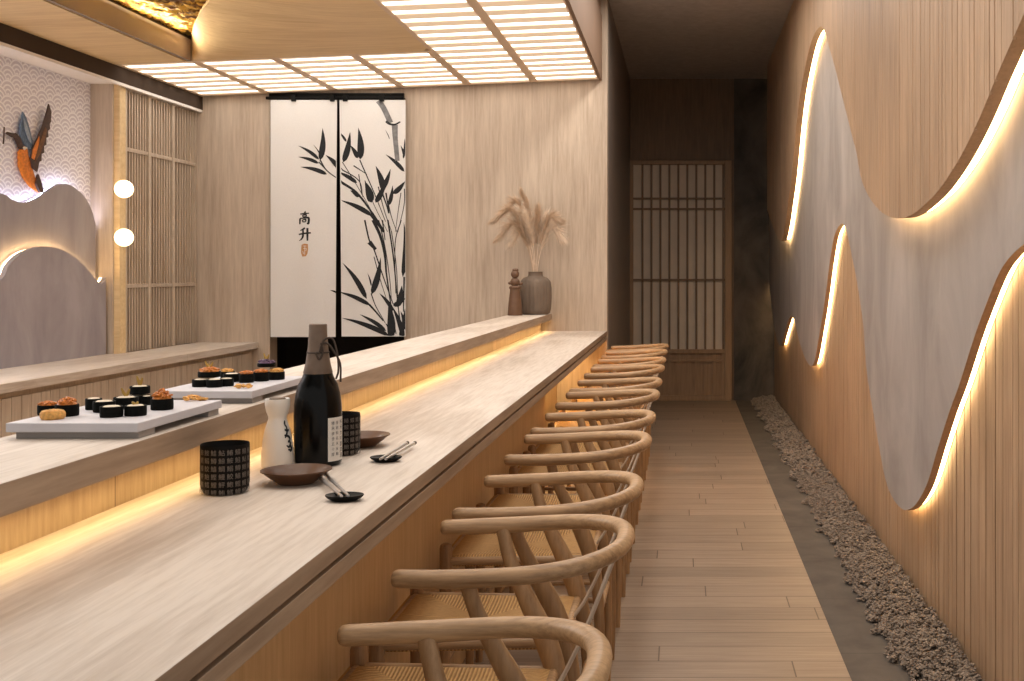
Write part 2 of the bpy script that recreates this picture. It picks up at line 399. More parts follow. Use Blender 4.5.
# end of the hall
gx = lambda u: (u - CX) * YS / F
gz = lambda v: EH + (CY - v) * YS / F
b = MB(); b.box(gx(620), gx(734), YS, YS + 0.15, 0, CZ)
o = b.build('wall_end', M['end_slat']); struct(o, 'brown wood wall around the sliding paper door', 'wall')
b = MB()
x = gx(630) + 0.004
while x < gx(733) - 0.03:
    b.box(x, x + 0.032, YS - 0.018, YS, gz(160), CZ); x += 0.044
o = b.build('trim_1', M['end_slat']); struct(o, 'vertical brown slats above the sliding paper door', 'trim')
b = MB(); b.box(gx(734), 1.2, YS - 0.03, YS + 0.15, 0, CZ)
o = b.build('wall_stone', M['dark_stone']); struct(o, 'dark rough stone wall at the end of the hallway', 'wall')
# sliding door
d = thing('door_1', 'wooden lattice sliding door with paper panes at the end of the hallway', 'door', (0, 0, 0)); d['kind'] = 'structure'
b = MB()
x0, x1 = gx(627.5), gx(731.5); xi0, xi1 = gx(633.5), gx(724.5)
b.box(x0, xi0, YS - 0.06, YS, 0, gz(161)); b.box(xi1, x1, YS - 0.06, YS, 0, gz(161)); b.box(xi0, xi1, YS - 0.06, YS, gz(165), gz(161)); b.box(xi0, xi1, YS - 0.06, YS, 0.0, gz(395))
b.box(xi0, xi1, YS - 0.055, YS, gz(353), gz(349))
b.build('door_frame', M['door_wood'], d, bevel=0.003)
MB().box(xi0, xi1, YS - 0.02, YS - 0.012, gz(350), gz(165)).build('paper_pane', M['paper'], d)
b = MB()
for i in range(10):
    xx = gx(633.8 + 8.95 * (i + 0.98)); b.box(xx - 0.011, xx + 0.011, YS - 0.045, YS - 0.02, gz(350), gz(165))
for v in (198.8, 209.2, 279.8): b.box(xi0, xi1, YS - 0.05, YS - 0.02, gz(v) - 0.01, gz(v) + 0.01)
b.build('lattice', M['end_slat'], d)
b = MB(); b.box(xi0, xi1, YS - 0.02, YS - 0.005, gz(395), gz(350))
for i in range(10):
    xx = gx(633.8 + 8.95 * (i + 0.98)); b.box(xx - 0.016, xx + 0.016, YS - 0.045, YS - 0.02, gz(395), gz(352))
b.box(xi0, xi1, YS - 0.05, YS - 0.02, gz(360.5) - 0.01, gz(360.5) + 0.01)
b.build('lower_panel', M['door_wood'], d)

# hall ceiling
o = MB().box(-0.60, 1.2, -1.0, YS + 0.3, CZ, CZ + 0.1).build('ceiling', M['ceil']); struct(o, 'dark textured hallway ceiling', 'ceiling')

# slatted wall on the right
BX = 0.975
b = MB(); b.box(BX + 0.012, BX + 0.1, 1.6, YS, 0, CZ)
y = 1.6; rnd = random.Random(3)
while y < YS - 0.1:
    w = rnd.choice((0.05, 0.06, 0.075, 0.1)); g = rnd.choice((0.005, 0.007, 0.012)); b.box(BX, BX + 0.012, y, y + w, 0, CZ); y += w + g
o = b.build('wall_right', M['slat']); struct(o, 'warm oak wall of vertical slats beside the moss', 'wall')

# ================================================================== WAVY WALL PANELS
def conv(pts, X): return [Vector((F * X / (u - CX), EH + (CY - v) * X / (u - CX))) for u, v in pts]
def wavy(name, label, contour, X0, X1, ztop, y_near, y_far, mats, led, gapx, slats=False, cat='wall panel'):
    t = thing(name, label, cat)
    c = resample(catmull(contour, 10), 0.03)
    # clip
    poly = [(p.x, p.y) for p in c] + [(c[-1].x, ztop), (c[0].x, ztop)]
    if not slats:
        b = MB(); b.prism(poly, lambda p: (X0, p[0], p[1]), lambda p: (X1, p[0], p[1]), 0, 1)
        b.build('panel', mats, t)
    else:
        b = MB(); b.prism(poly, lambda p: (X0 + 0.008, p[0], p[1]), lambda p: (X1, p[0], p[1]), 0, 1)
        b.build('backing', mats, t)
        # slats cut to the contour
        import bisect
        ys = [p.x for p in c]; lo, hi = min(ys), max(ys)
        def zat(y):
            zs = []
            for a, q in zip(c, c[1:]):
                if (a.x - y) * (q.x - y) <= 0 and abs(a.x - q.x) > 1e-9: zs.append(a.y + (q.y - a.y) * (y - a.x) / (q.x - a.x))
            return zs[0] if zs else None
        b = MB(); y = lo; rnd = random.Random(11)
        while y < hi - 0.02:
            w = rnd.choice((0.045, 0.06, 0.08, 0.1)); y2 = min(y + w, hi); k = max(2, int((y2 - y) / 0.012)); prev = None
            pts = []
            for i in range(k + 1):
                yy = y + (y2 - y) * i / k; z = zat(min(max(yy, lo + 1e-4), hi - 1e-4))
                if z is not None: pts.append((yy, z))
            if len(pts) > 1:
                pl = pts + [(pts[-1][0], ztop), (pts[0][0], ztop)]
                b.prism(pl, lambda p: (X0, p[0], p[1]), lambda p: (X0 + 0.008, p[0], p[1]), 0, 1)
            y = y2 + rnd.choice((0.003, 0.004, 0.009))
        b.build('slat_facing', mats, t)
    # LED ribbon set back behind the edge
    b = MB(); n = len(c); xs0, xs1 = gapx
    inn = []
    for i, p in enumerate(c):
        tt = (c[min(i + 1, n - 1)] - c[max(i - 1, 0)]).normalized(); nn = Vector((-tt.y, tt.x))
        if nn.y < 0 and abs(nn.y) > 0.02: pass
        inn.append(nn)
    sgn = 1 if contour_up(c) else -1
    q = [p + inn[i] * sgn * 0.016 for i, p in enumerate(c)]
    step = 2
    q = q[::step]
    vs = [(xs0, p.x, p.y) for p in q] + [(xs1, p.x, p.y) for p in q]; m = len(q)
    b.add(vs, [(i, i + 1, m + i + 1, m + i) for i in range(m - 1)])
    b.build('led_strip', led, t, fix=False)
    return t
def contour_up(c):
    # is the left normal of the first-to-last direction pointing up?
    d = c[-1] - c[0]; return d.x > 0

up = [(767, 209), (770, 218), (775, 232), (781, 241), (785, 226), (788, 205), (792, 174), (796, 130), (800, 96), (805, 68), (810, 46), (815, 33), (821, 26.5), (825, 33), (829, 47), (835, 68), (843, 100), (851, 132), (856, 151), (861, 178), (868, 195), (878, 209), (889, 216.5), (900, 218), (911, 215), (924, 205), (938.6, 190), (958, 161), (977.4, 122.6), (996.8, 75.8), (1013, 38.7), (1023, 16), (1045, -30), (1070, -60), (1110, -90)]
cu = conv(up, 0.845); cu.reverse(); cu = [p for p in cu]
lo = [(766, 230), (768, 270), (774, 325), (780, 346), (784.4, 334), (788, 322), (791, 316), (794.7, 322), (799, 340), (805, 357.6), (811, 366), (815, 359), (820, 331), (824.6, 302), (830.5, 257.6), (835, 234), (841.8, 223.5), (846, 230), (849.5, 244.6), (855, 271), (859.4, 297), (863.5, 326.8), (865.5, 357.6), (868.5, 384), (874, 416), (880, 451.5), (886, 481), (893, 498.5), (902, 508.8), (908, 509.6), (916, 504), (927, 484), (938.6, 445.7), (950, 410), (959.5, 384), (973.8, 338.5), (985.6, 306), (997.3, 277), (1006, 262), (1018, 249), (1030, 241), (1050, 238), (1080, 262), (1120, 320)]
cl = conv(lo, 0.922); cl.reverse()
cu = [p if p.y < CZ - 0.15 else Vector((p.x, CZ - 0.15)) for p in cu]
wavy('slatted_wave_panel', 'oak slatted upper wall panel with a wavy backlit lower edge', cu, 0.845, 0.887, CZ - 0.001, 0, 0, [M['slat'], M['slat_edge']], M['led_wall'], (0.889, 0.919), slats=True)
wavy('plaster_wave_panel', 'grey plaster wall panel with a wavy backlit edge under the oak panel', cl, 0.922, 0.95, CZ - 0.001, 0, 0, [M['grey'], M['slat_edge']], M['led_wall'], (0.952, 0.972))

# dried moss along the wall
ico = bmesh.new(); bmesh.ops.create_icosphere(ico, subdivisions=1, radius=1); IV = [v.co.copy() for v in ico.verts]; IF = [[v.index for v in f.verts] for f in ico.faces]; ico.free()
b = MB(); rnd = random.Random(5)
yy = 3.2
while yy < YS - 0.08:
    near = yy < 7.5
    wl = 0.735 + 0.05 * noise.noise(Vector((yy * 3.1, 0, 0))) + 0.04 * noise.noise(Vector((yy * 9, 3, 0)))
    for q in range(6 if near else 5):
        xx = wl + (BX - 0.02 - wl) * (rnd.random() ** 0.85); t = (xx - wl) / (BX - wl)
        R0 = rnd.uniform(0.012, 0.026); H0 = 0.006 + 0.05 * min(1, t * 1.5) * rnd.uniform(0.45, 1.0)
        for k in range(13 if near else 8):
            d = Vector((rnd.gauss(0, 1), rnd.gauss(0, 1), abs(rnd.gauss(0, 1)))).normalized() * R0 * rnd.uniform(0.5, 1.0)
            r = rnd.uniform(0.0035, 0.0075) * (1 if near else 1.5)
            c = Vector((min(xx + d.x, BX - 0.016), min(yy + d.y, YS - 0.05), max(H0 + d.z, r * 0.6)))
            rot = Matrix.Rotation(rnd.uniform(0, 6.3), 3, 'Z') @ Matrix.Rotation(rnd.uniform(-1.2, 1.2), 3, 'X')
            sq = (rnd.uniform(0.8, 1.5), rnd.uniform(0.8, 1.5), rnd.uniform(0.4, 0.8))
            b.add([c + rot @ Vector((v.x * r * sq[0], v.y * r * sq[1], v.z * r * sq[2])) for v in IV], IF)
    yy += 0.012 if near else 0.018
b.box(0.80, BX - 0.001, 3.2, YS - 0.06, 0.0012, 0.016)
o = b.build('dried_moss', M['moss'], fix=False); tag(o, 'bed of knobbly grey brown dried moss along the foot of the slatted wall', 'moss', kind='stuff')

# ================================================================== BAR CEILING
# box side next to the hall
b = MB(); b.box(-0.61, -0.589, 0.4, YP, tz(-0.589) - 0.002, 3.24); b.box(-0.61, -0.6, 0.4, YP, 3.24, CZ)
o = b.build('ceiling_fascia', M['fascia_dark']); struct(o, 'brown side of the dropped ceiling above the stools', 'ceiling')
XL, XD, XR = -1.566, -1.083, -0.592
def panel_light(x0, x1, y0, y1, nbars, label, group):
    t = thing('ceiling_light', label, 'ceiling light', group=group)
    fr = 0.028
    def q(x, y, dz=0): return (x, y, tz(x) + dz)
    def slab(b, xa, xb, ya, yb, d0, d1):
        vs = [q(x, y, dd) for x in (xa, xb) for y in (ya, yb) for dd in (d0, d1)]
        b.add(vs, [(0, 1, 3, 2), (4, 6, 7, 5), (0, 4, 5, 1), (2, 3, 7, 6), (0, 2, 6, 4), (1, 5, 7, 3)])
    b = MB(); slab(b, x0, x0 + fr, y0, y1, 0, 0.04); slab(b, x1 - fr, x1, y0, y1, 0, 0.04); slab(b, x0 + fr, x1 - fr, y0, y0 + fr, 0, 0.04); slab(b, x0 + fr, x1 - fr, y1 - fr, y1, 0, 0.04)
    b.build('frame', M['louvre_frame'], t)
    p = (y1 - y0 - 2 * fr) / nbars; b = MB()
    for i in range(nbars + 1):
        ya = max(y0 + fr, y0 + fr + p * i - p * 0.29); yb = min(y1 - fr, y0 + fr + p * i + p * 0.29); slab(b, x0 + fr, x1 - fr, ya, yb, 0.002, 0.03)
    b.build('louvre_slats', M['louvre'], t)
    for i in range(nbars):
        ya = y0 + fr + p * (i + 0.5)
        b = MB(); slab(b, x0 + fr, x1 - fr, ya - p * 0.205, ya + p * 0.205, 0.008, 0.024); b.build('light_bar', M['tube'], t)
    return t
ends = ['beside the dark beam', 'second from the dark beam', 'third from the dark beam', 'fourth from the dark beam']
xs = [-3.53, -3.04, -2.545, -2.05, XL]
for i in range(4):
    panel_light(xs[i], xs[i + 1], 7.15, YP - 0.03, 7, 'short louvred ceiling light above the noren, ' + ends[i], 'short louvred ceiling lights')
panel_light(XL, XD, 1.0, YP - 0.03, 37, 'long louvred ceiling light panel over the bar on the sushi shelf side', 'long louvred ceiling lights')
panel_light(XD, XR, 1.0, YP - 0.03, 37, 'long louvred ceiling light panel over the bar edged by the hallway fascia', 'long louvred ceiling lights')
# wooden ceiling that curves up to the gold recess
arc = [(-3.05, 7.15), (-2.886, 6.80), (-2.68, 6.41), (-2.527, 6.15), (-2.25, 5.6), (-2.0, 4.9), (-1.8, 4.0), (-1.7, 3.0), (-1.68, 1.0)]
arc = catmull([Vector(p) for p in arc], 6); zA = EH + 1.46
b = MB(); n = len(arc); m = 14
vs = []
for i, p in enumerate(arc):
    t = i / (n - 1)
    # matching point on the lower L-shaped edge
    s = i / (n - 1)
    if s < 0.45: qx = -3.05 + (XL + 3.05) * (s / 0.45); qy = 7.15
    else: qx = XL; qy = 7.15 + (1.0 - 7.15) * ((s - 0.45) / 0.55)
    for j in range(m + 1):
        w = j / m; x = p.x + (qx - p.x) * w; y = p.y + (qy - p.y) * w
        e = (1 - w) ** 2.6
        vs.append((x, y, tz(x) + (zA - tz(x)) * e))
fs = [(i * (m + 1) + j, i * (m + 1) + j + 1, (i + 1) * (m + 1) + j + 1, (i + 1) * (m + 1) + j) for i in range(n - 1) for j in range(m)]
b.add(vs, fs, True)
b.add([(p.x, p.y, zA) for p in arc] + [(p.x, p.y, zA + 0.16) for p in arc], [(i, i + 1, n + i + 1, n + i) for i in range(n - 1)])
o = b.build('ceiling_wood', M['soffit'], fix=False); struct(o, 'honey oak ceiling that sweeps up to the gold recess', 'ceiling')
b = MB(); b.box(-3.07, -3.05, 1.0, 7.15, tz(-3.05), EH + 1.449)
o = b.build('trim_2', M['fascia']); struct(o, 'taupe fascia board along the gold ceiling recess', 'trim')
b = MB()
vs = [(x, y, tz(x) + dz) for x in (-3.53, -3.085) for y in (1.0, 7.15) for dz in (0, 0.03)]
b.add(vs, [(0, 1, 3, 2), (4, 6, 7, 5), (0, 4, 5, 1), (2, 3, 7, 6), (0, 2, 6, 4), (1, 5, 7, 3)])
o = b.build('ceiling_soffit', M['soffit']); struct(o, 'honey oak ceiling strip between the dark beam and the taupe fascia', 'ceiling')
b = MB(); b.box(-3.086, -3.07, 1.0, 7.15, tz(-3.08) + 0.025, zA + 0.2); b.box(-3.086, -3.0, 7.152, 7.17, tz(-3.05) + 0.045, zA + 0.2)
o = b.build('trim_3', M['beam']); struct(o, 'thin dark shadow gap beside the taupe fascia', 'trim')
# crumpled gold ceiling: a real crumpled surface
b = MB(); nx_, ny_ = 90, 200; vs = []
for i in range(nx_ + 1):
    for j in range(ny_ + 1):
        x = -3.07 + 1.52 * i / nx_; y = 4.6 + 2.6 * j / ny_
        p = Vector((x * 22, y * 12, 0)); w = noise.noise_vector(p * 0.6) * 1.4
        h = abs(noise.noise(p + w)) * 0.035 + abs(noise.noise((p + w) * 2.3)) * 0.015
        vs.append((x, y, zA + 0.005 + h))
b.add(vs, [(i * (ny_ + 1) + j, i * (ny_ + 1) + j + 1, (i + 1) * (ny_ + 1) + j + 1, (i + 1) * (ny_ + 1) + j) for i in range(nx_) for j in range(ny_)], True)
b.add([(-3.05, 1.0, zA + 0.12), (-1.6, 1.0, zA + 0.12), (-1.6, 4.6, zA + 0.12), (-3.05, 4.6, zA + 0.12)], [(0, 1, 2, 3)])
o = b.build('gold_ceiling_panel', M['gold'], fix=False, sharp=180); tag(o, 'crumpled gold foil ceiling panel in the curved recess', 'ceiling panel')
# roof over the bar
o = MB().box(-4.2, -0.61, -0.5, YP + 0.15, 3.3, 3.4).build('ceiling_upper', M['dark_room']); struct(o, 'dark upper ceiling above the bar', 'ceiling')

# dark beam on the left and the white soffit
BZ = EH + 1.2
b = MB(); b.box(-3.56, -3.53, 1.0, YP, BZ, 2.75)
o = b.build('trim_4', M['beam']); struct(o, 'dark brown ceiling beam above the screens', 'trim')
b = MB(); b.box(-3.76, -3.531, 1.0, YP, BZ - 0.006, BZ - 0.0005)
o = b.build('ceiling_alcove', M['white_soffit']); struct(o, 'white underside above the wave patterned alcove', 'ceiling')
b = MB(); b.box(-3.553, -3.531, 1.0, YP, BZ - 0.018, BZ - 0.006)
o = b.build('trim_5', M['white_soffit']); struct(o, 'thin white rail along the bottom of the dark beam', 'trim')

# ================================================================== LEFT WALL
WX = -3.735
o = MB().box(WX - 0.1, WX, 3.0, 7.26, 0, BZ).build('wall_left', M['wave']); struct(o, 'pale wall covered with an embossed fish scale wave pattern', 'wall')
yA = 7.26
b = MB(); b.box(WX - 0.1, -3.595, yA, yA + 0.1, 0, BZ); 
o = b.build('trim_6', M['wall_oak']); struct(o, 'pale oak return board at the end of the alcove', 'trim')
b = MB(); b.box(-3.70, -3.56, yA + 0.1, 7.36, 0, BZ - 0.006)
b.box(-3.595, -3.56, yA + 0.02, yA + 0.1, 0, BZ - 0.006)
o = b.build('trim_7', M['soffit']); struct(o, 'honey oak post carrying the globe lamps', 'trim')
o = MB().box(-3.70, -3.64, 7.36, YP, 0, BZ).build('wall_screen', M['wall_oak']); struct(o, 'pale oak wall behind the lattice screens', 'wall')
ybays = [7.365, 7.70, 8.06, 8.445]
names = ['beside the honey oak post', 'middle of the three in the row', 'touching the oak end wall']
for i in range(3):
    y0, y1 = ybays[i], ybays[i + 1]
    t = thing('lattice_screen', 'slim vertical lattice screen, ' + names[i], 'screen', group='lattice screens on the side wall')
    b = MB(); x0, x1 = -3.60, -3.565
    b.box(x0, x1, y0, y0 + 0.025, 0.8405, BZ - 0.02); b.box(x0, x1, y1 - 0.012, y1, 0.8405, BZ - 0.02)
    for z in (1.267, 2.147): b.box(x0 + 0.004, x1 - 0.004, y0 + 0.025, y1 - 0.012, z - 0.012, z + 0.012)
    b.build('frame', M['wall_oak'], t)
    b = MB(); k = 8
    for j in range(k):
        yy = y0 + 0.025 + (y1 - y0 - 0.037) * (j + 0.5) / k; b.box(x0 + 0.008, x0 + 0.024, yy - 0.006, yy + 0.006, 0.8405, BZ - 0.02)
    b.build('slats', M['wall_oak'], t)

# mountain panels in the alcove
def mcontour(pts, X): return [Vector((F * X / (CX - u), EH + (CY - v) * X / (CX - u))) for u, v in pts]
def mountain(name, label, pts, X, th, mat, led, ybase):
    t = thing(name, label, 'wall panel')
    c = resample(catmull(mcontour(pts, X), 10), 0.02)
    b = MB(); poly = [(p.x, p.y) for p in c] + [(c[-1].x, ybase), (c[0].x, ybase)]
    b.prism(poly, lambda p: (-X, p[0], p[1]), lambda p: (-X - th, p[0], p[1]))
    b.build('panel', mat, t)
    n = len(c); q = []
    for i, p in enumerate(c):
        tt = (c[min(i + 1, n - 1)] - c[max(i - 1, 0)]).normalized(); nn = Vector((-tt.y, tt.x))
        if nn.y > 0: nn = -nn
        q.append(p + nn * 0.004)
    q = q[::2]; m = len(q)
    b = MB(); b.add([(-X - th - 0.002, p.x, p.y) for p in q] + [(-X - th - 0.014, p.x, p.y) for p in q], [(i, i + 1, m + i + 1, m + i) for i in range(m - 1)])
    b.build('led_strip', led, t, fix=False)
mountain('mountain_panel', 'taller grey mountain shaped wall panel directly under the bird', [(-120, 215), (-60, 180), (0, 193), (12, 199.5), (22.6, 202.6), (32, 201), (42, 196), (52, 188), (61, 184), (70, 185), (77.5, 190), (84, 196), (89, 204), (93, 214), (95.5, 224)], 3.68, 0.02, M['grey2'], M['led_cool'], 0.84)
mountain('mountain_panel', 'lower grey mountain shaped wall panel in front, edged by warm light', [(-100, 330), (-50, 325), (0, 281), (8, 267), (16, 257.5), (24, 252), (32, 249), (40, 247), (48.4, 246.5), (57, 248), (64.6, 251), (73, 256), (80.7, 262), (89, 271), (97, 280.5), (101, 283.5), (104, 281), (106, 277)], 3.62, 0.028, M['grey2'], M['led'], 0.84)

# globe lamps
globe_src = None
for i, (v, nm) in enumerate(((189, 'upper of the two glowing white globe lamps on the oak post'), (237.5, 'lower of the two glowing white globe lamps on the oak post'))):
    Yg = 7.17; z = EH + (CY - v) * Yg / F; xg = (124 - CX) * Yg / F
    t = thing('globe_lamp', nm, 'lamp', (xg, Yg, z), group='globe lamps on the post')
    MB().blob((0, 0, 0), 0.056, sub=4, jit=0).build('globe', M['globe'], t)
    MB().tube([(-3.575 - xg, yA + 0.018 - Yg, 0), (-0.03, 0.03, 0), (-0.02, 0.02, 0)], 0.006).build('bracket', M['brass'], t)

# kingfisher ornament on the wave wall
t = thing('bird_ornament', 'orange kingfisher wall ornament diving in front of the wave pattern', 'wall decoration')
bx = -3.72
def bp_(u, v, x=bx): Y = F * -x / (CX - u); return (x, Y, EH + (CY - v) * Y / F)
def flat_shape(pts, x0, x1, name, mat, mi=0):
    c = [bp_(u, v) for u, v in pts]
    MB().prism([(p[1], p[2]) for p in c], lambda p: (x0, p[0], p[1]), lambda p: (x1, p[0], p[1])).build(name, mat, t, bevel=0.003)
def body_tube(pts, rads, name, mat, fl=(1, 0.45), up=(1, 0, 0)):
    MB().tube([bp_(u, v) for u, v in pts], rads, n=14, flat=fl, up=up).build(name, mat, t)
body_tube([(25, 148), (23, 154), (24, 163), (27, 172), (31.5, 181), (36, 188), (40, 192.5)], [0.018, 0.034, 0.040, 0.038, 0.028, 0.014, 0.003], 'body', M['b_orange'], fl=(1.55, 0.4))
body_tube([(24, 152), (20.5, 146), (18, 140), (15, 136), (12, 134.5)], [0.014, 0.020, 0.021, 0.016, 0.006], 'head', M['b_dark'], fl=(1.2, 0.5))
flat_shape([(15, 134), (5, 131.8), (3, 133.2), (8, 136.5), (15, 139)], -3.712, -3.704, 'beak', M['b_dark'])
flat_shape([(30, 150), (24, 146), (19, 136), (19.5, 124), (22, 111.5), (25.5, 118), (28.5, 128), (31.5, 140), (32, 150)], -3.722, -3.712, 'wing', M['b_blue'])
flat_shape([(29, 168), (27, 158), (29, 148), (34, 138), (39, 126), (43.5, 112), (45.5, 103.5), (48, 112), (47.5, 122), (46.3, 124), (46.8, 129), (44.6, 131), (45, 137), (42.8, 138), (43, 145), (40.8, 146), (40.6, 153), (38.2, 154), (38, 161), (35.8, 162), (34, 172)], -3.708, -3.698, 'wing', M['b_dark'])
flat_shape([(33, 184), (37, 192), (41, 193.5), (39, 184), (35.5, 174)], -3.716, -3.70, 'tail', M['b_dark'])
body_tube([(20, 146), (23, 149), (27, 147.5)], [0.008, 0.013, 0.006], 'breast_patch', M['b_white'], fl=(1.2, 0.9))
for pts in ([(31, 162), (33, 150), (37, 138), (41, 127), (43, 130), (40, 142), (36, 154)], [(27.5, 158), (28.5, 150), (32, 142), (35, 136), (35, 142), (32.5, 152), (30, 160)]):
    flat_shape(pts, -3.6975, -3.694, 'feather', M['b_orange' if pts[0][0] < 30 else 'b_tan'])
for pts in ([(21, 117), (24, 124), (27.5, 135), (29, 144), (26, 140), (22, 129)],): flat_shape(pts, -3.7075, -3.704, 'feather', M['b_pale'])
MB().tube([bp_(4.2, 127, -3.708), bp_(4.0, 134, -3.708), bp_(3.4, 144, -3.708)], 0.004, n=8).build('twig', M['b_dark'], t)

# ================================================================== BACK COUNTER (kitchen side)
t = thing('back_counter', 'low pale oak counter running under the mountain panels', 'counter')
MB().box(-3.7, -3.12, 3.0, 7.255, 0.795, 0.84).box(-3.56, -3.12, 7.255, YP - 0.001, 0.795, 0.84).build('worktop', [M['counter'], M['counter_edge']], t, bevel=0.002)
b = MB(); b.box(-3.56, -3.165, 3.0, YP - 0.001, 0, 0.794)
y = 3.0; rnd = random.Random(2)
while y < YP - 0.09:
    b.box(-3.165, -3.15, y, y + 0.078, 0, 0.765); y += 0.083
b.build('base', M['wall_oak'], t)

# ================================================================== MAIN COUNTER
HC = 0.923; H2 = 1.054
t = thing('bar_counter', 'long pale oak bar counter in front of the stools', 'counter')
MB().box(-1.6, XS, 0.2, YP - 0.001, HC - 0.031, HC, 1).build('worktop', [M['counter'], M['counter_edge']], t, bevel=0.0015)
b = MB(); b.box(-1.6, XS - 0.012, 0.2, YP - 0.001, HC - 0.040, HC - 0.031); b.box(-1.6, XS - 0.002, 0.2, YP - 0.001, HC - 0.068, HC - 0.040)
b.build('apron', M['counter_edge'], t, bevel=0.001)
PX = -0.76; YB = F * -PX / 137.0
b = MB(); b.box(-1.6, PX, 0.2, YB, 0, HC - 0.068); b.build('front_panel', M['front'], t)
b = MB(); b.box(-1.6, PX - 0.16, YB, YP - 0.001, 0, HC - 0.068); b.build('recessed_panel', M['front'], t)
b = MB(); b.box(PX - 0.155, PX - 0.135, YB + 0.02, YP - 0.02, HC - 0.076, HC - 0.0685); b.build('led_strip', M['led_amber'], t)
# raised sushi shelf
t = thing('sushi_shelf', 'raised pale oak serving shelf along the back of the bar counter', 'shelf')
MB().box(-1.226, -0.957, 0.2, YP - 0.001, H2 - 0.048, H2, 1).build('shelf_top', [M['counter'], M['counter_edge']], t, bevel=0.002)
MB().box(-1.2, -1.035, 0.2, YP - 0.001, HC, H2 - 0.0485).build('riser', M['riser'], t)
MB().box(-1.0, -0.99, 0.2, YP - 0.01, H2 - 0.053, H2 - 0.0485).build('led_strip', M['led_amber'], t)

# ================================================================== NOREN
YN = 8.42
t = thing('curtain_rod', 'black rod fixed across the top of the doorway', 'rod')
nz = lambda v, Y=YN: EH + (CY - v) * Y / F
nxx = lambda u, Y=YN: (u - CX) * Y / F
MB().tube([(DX0 - 0.01, YN, nz(98)), (DX1 + 0.01, YN, nz(98))], 0.011, n=16, caps=True).build('rod', M['black'], t)
b = MB()
for u in (294, 332.5, 345.5, 382): b.box(nxx(u) - 0.016, nxx(u) + 0.016, YN - 0.016, YN + 0.016, nz(101.5), nz(95))
b.build('clips', M['black'], t)
MB().box(DX0, DX1, YP - 0.02, YP - 0.001, nz(97), 2.672).box(DX0 - 0.01, DX1 + 0.01, YN, YP, nz(98.6), nz(97.6)).build('header', M['black'], t)
def noren(name, label, ul0, ur0, ul1, ur1, vtop, vbot, seed):
    t = thing(name, label, 'curtain', group='noren cloths over the doorway')
    b = MB(); na, nb_ = 30, 50; vs = []
    for side in (0, 1):
        for j in range(nb_ + 1):
            w = j / nb_; v = vtop + (vbot - vtop) * w
            for i in range(na + 1):
                s = i / na; u = (ul0 + (ul1 - ul0) * w) * (1 - s) + (ur0 + (ur1 - ur0) * w) * s
                vs.append((nxx(u), cy(nxx(u), nz(v)) + side * 0.002, nz(v)))
    k = (na + 1) * (nb_ + 1)
    fs = [(j * (na + 1) + i, j * (na + 1) + i + 1, (j + 1) * (na + 1) + i + 1, (j + 1) * (na + 1) + i) for j in range(nb_) for i in range(na)]
    fs2 = [tuple(k + q for q in f[::-1]) for f in fs]
    b.add(vs, fs + fs2, True); b.build('cloth', M['cloth'], t, fix=False, sharp=80)
    return t
def cy(x, z):
    w = max(0, min(1, (2.6 - z) / 1.7))
    return YN + 0.004 * w * math.sin(x * 17) + 0.003 * w * math.sin(x * 31 + 1)
tl = noren('noren_curtain', 'white noren cloth with two black characters and an ochre seal', 270.5, 337, 270.5, 335.5, 100, 337, 1)
tr = noren('noren_curtain', 'off-white noren cloth painted mostly with black bamboo', 339.5, 405.5, 341.5, 405.5, 100, 336.5, 2)
class Ink:
    def __init__(s): s.b = MB()
    def poly(s, pts, dy=0.0015):
        vs = [(nxx(u), cy(nxx(u), nz(v)) - dy, nz(v)) for u, v in pts]; s.b.add(vs, [list(range(len(vs)))])
    def leaf(s, tip, base, w, bend=0.06, both=False, lim=None):
        t_ = Vector(tip); b_ = Vector(base); d = t_ - b_; L_ = d.length; n_ = Vector((-d.y, d.x)) / max(L_, 1e-6)
        k = 10; le = []; ri = []
        for i in range(k + 1):
            f = i / k
            ww = w / 2 * (math.sin(PI * f ** 0.6) ** 0.9 if 0 < f < 1 else 0)
            c = b_ + d * f + n_ * bend * L_ * math.sin(PI * f)
            le.append(c + n_ * ww); ri.append(c - n_ * ww)
        for i in range(k):
            a, c_, d2, e = le[i], le[i + 1], ri[i + 1], ri[i]
            q = [a, c_, d2, e]
            if lim: q = [Vector((min(max(p.x, lim[0]), lim[1]), min(p.y, lim[2]))) for p in q]
            s.poly(q)
    def stroke(s, pts, w, lim=None, taper=True, n=6):
        c = catmull([Vector(p) for p in pts], n); k = len(c)
        ws = w if isinstance(w, (list, tuple)) else None
        L2 = []; R2 = []
        for i in range(k):
            tt = c[min(i + 1, k - 1)] - c[max(i - 1, 0)]; tt = tt / max(tt.length, 1e-6); nn = Vector((-tt.y, tt.x)); f = i / (k - 1)
            if ws:
                g = f * (len(ws) - 1); j = min(int(g), len(ws) - 2); ww = ws[j] + (ws[j + 1] - ws[j]) * (g - j)
            else: ww = w * (1 - 0.45 * f if taper else 1)
            L2.append(c[i] + nn * ww / 2); R2.append(c[i] - nn * ww / 2)
        for i in range(k - 1):
            q = [L2[i], L2[i + 1], R2[i + 1], R2[i]]
            if lim: q = [Vector((min(max(p.x, lim[0]), lim[1]), min(p.y, lim[2]))) for p in q]
            s.poly(q)
LL = (270.5, 336.0, 336.5); LR = (341.2, 405.3, 336.0)
L1 = lambda p: (265 + p[0] / 4.8625, 90 + p[1] / 4.8625)
R1 = lambda p: (330 + p[0] / 4.8625, 90 + p[1] / 4.8625)
R2_ = lambda p: (330 + p[0] / 5.448, 220 + p[1] / 5.448)
k = Ink()
for a, b_, w in (((280, 185), (268, 342), 30), ((160, 270), (264, 338), 17), ((160, 325), (262, 357), 17), ((172, 374), (302, 410), 21), ((235, 265), (275, 330), 6), ((295, 316), (362, 384), 24)):
    k.leaf(L1(a), L1(b_), w / 4.8625, 0.05, lim=LL)
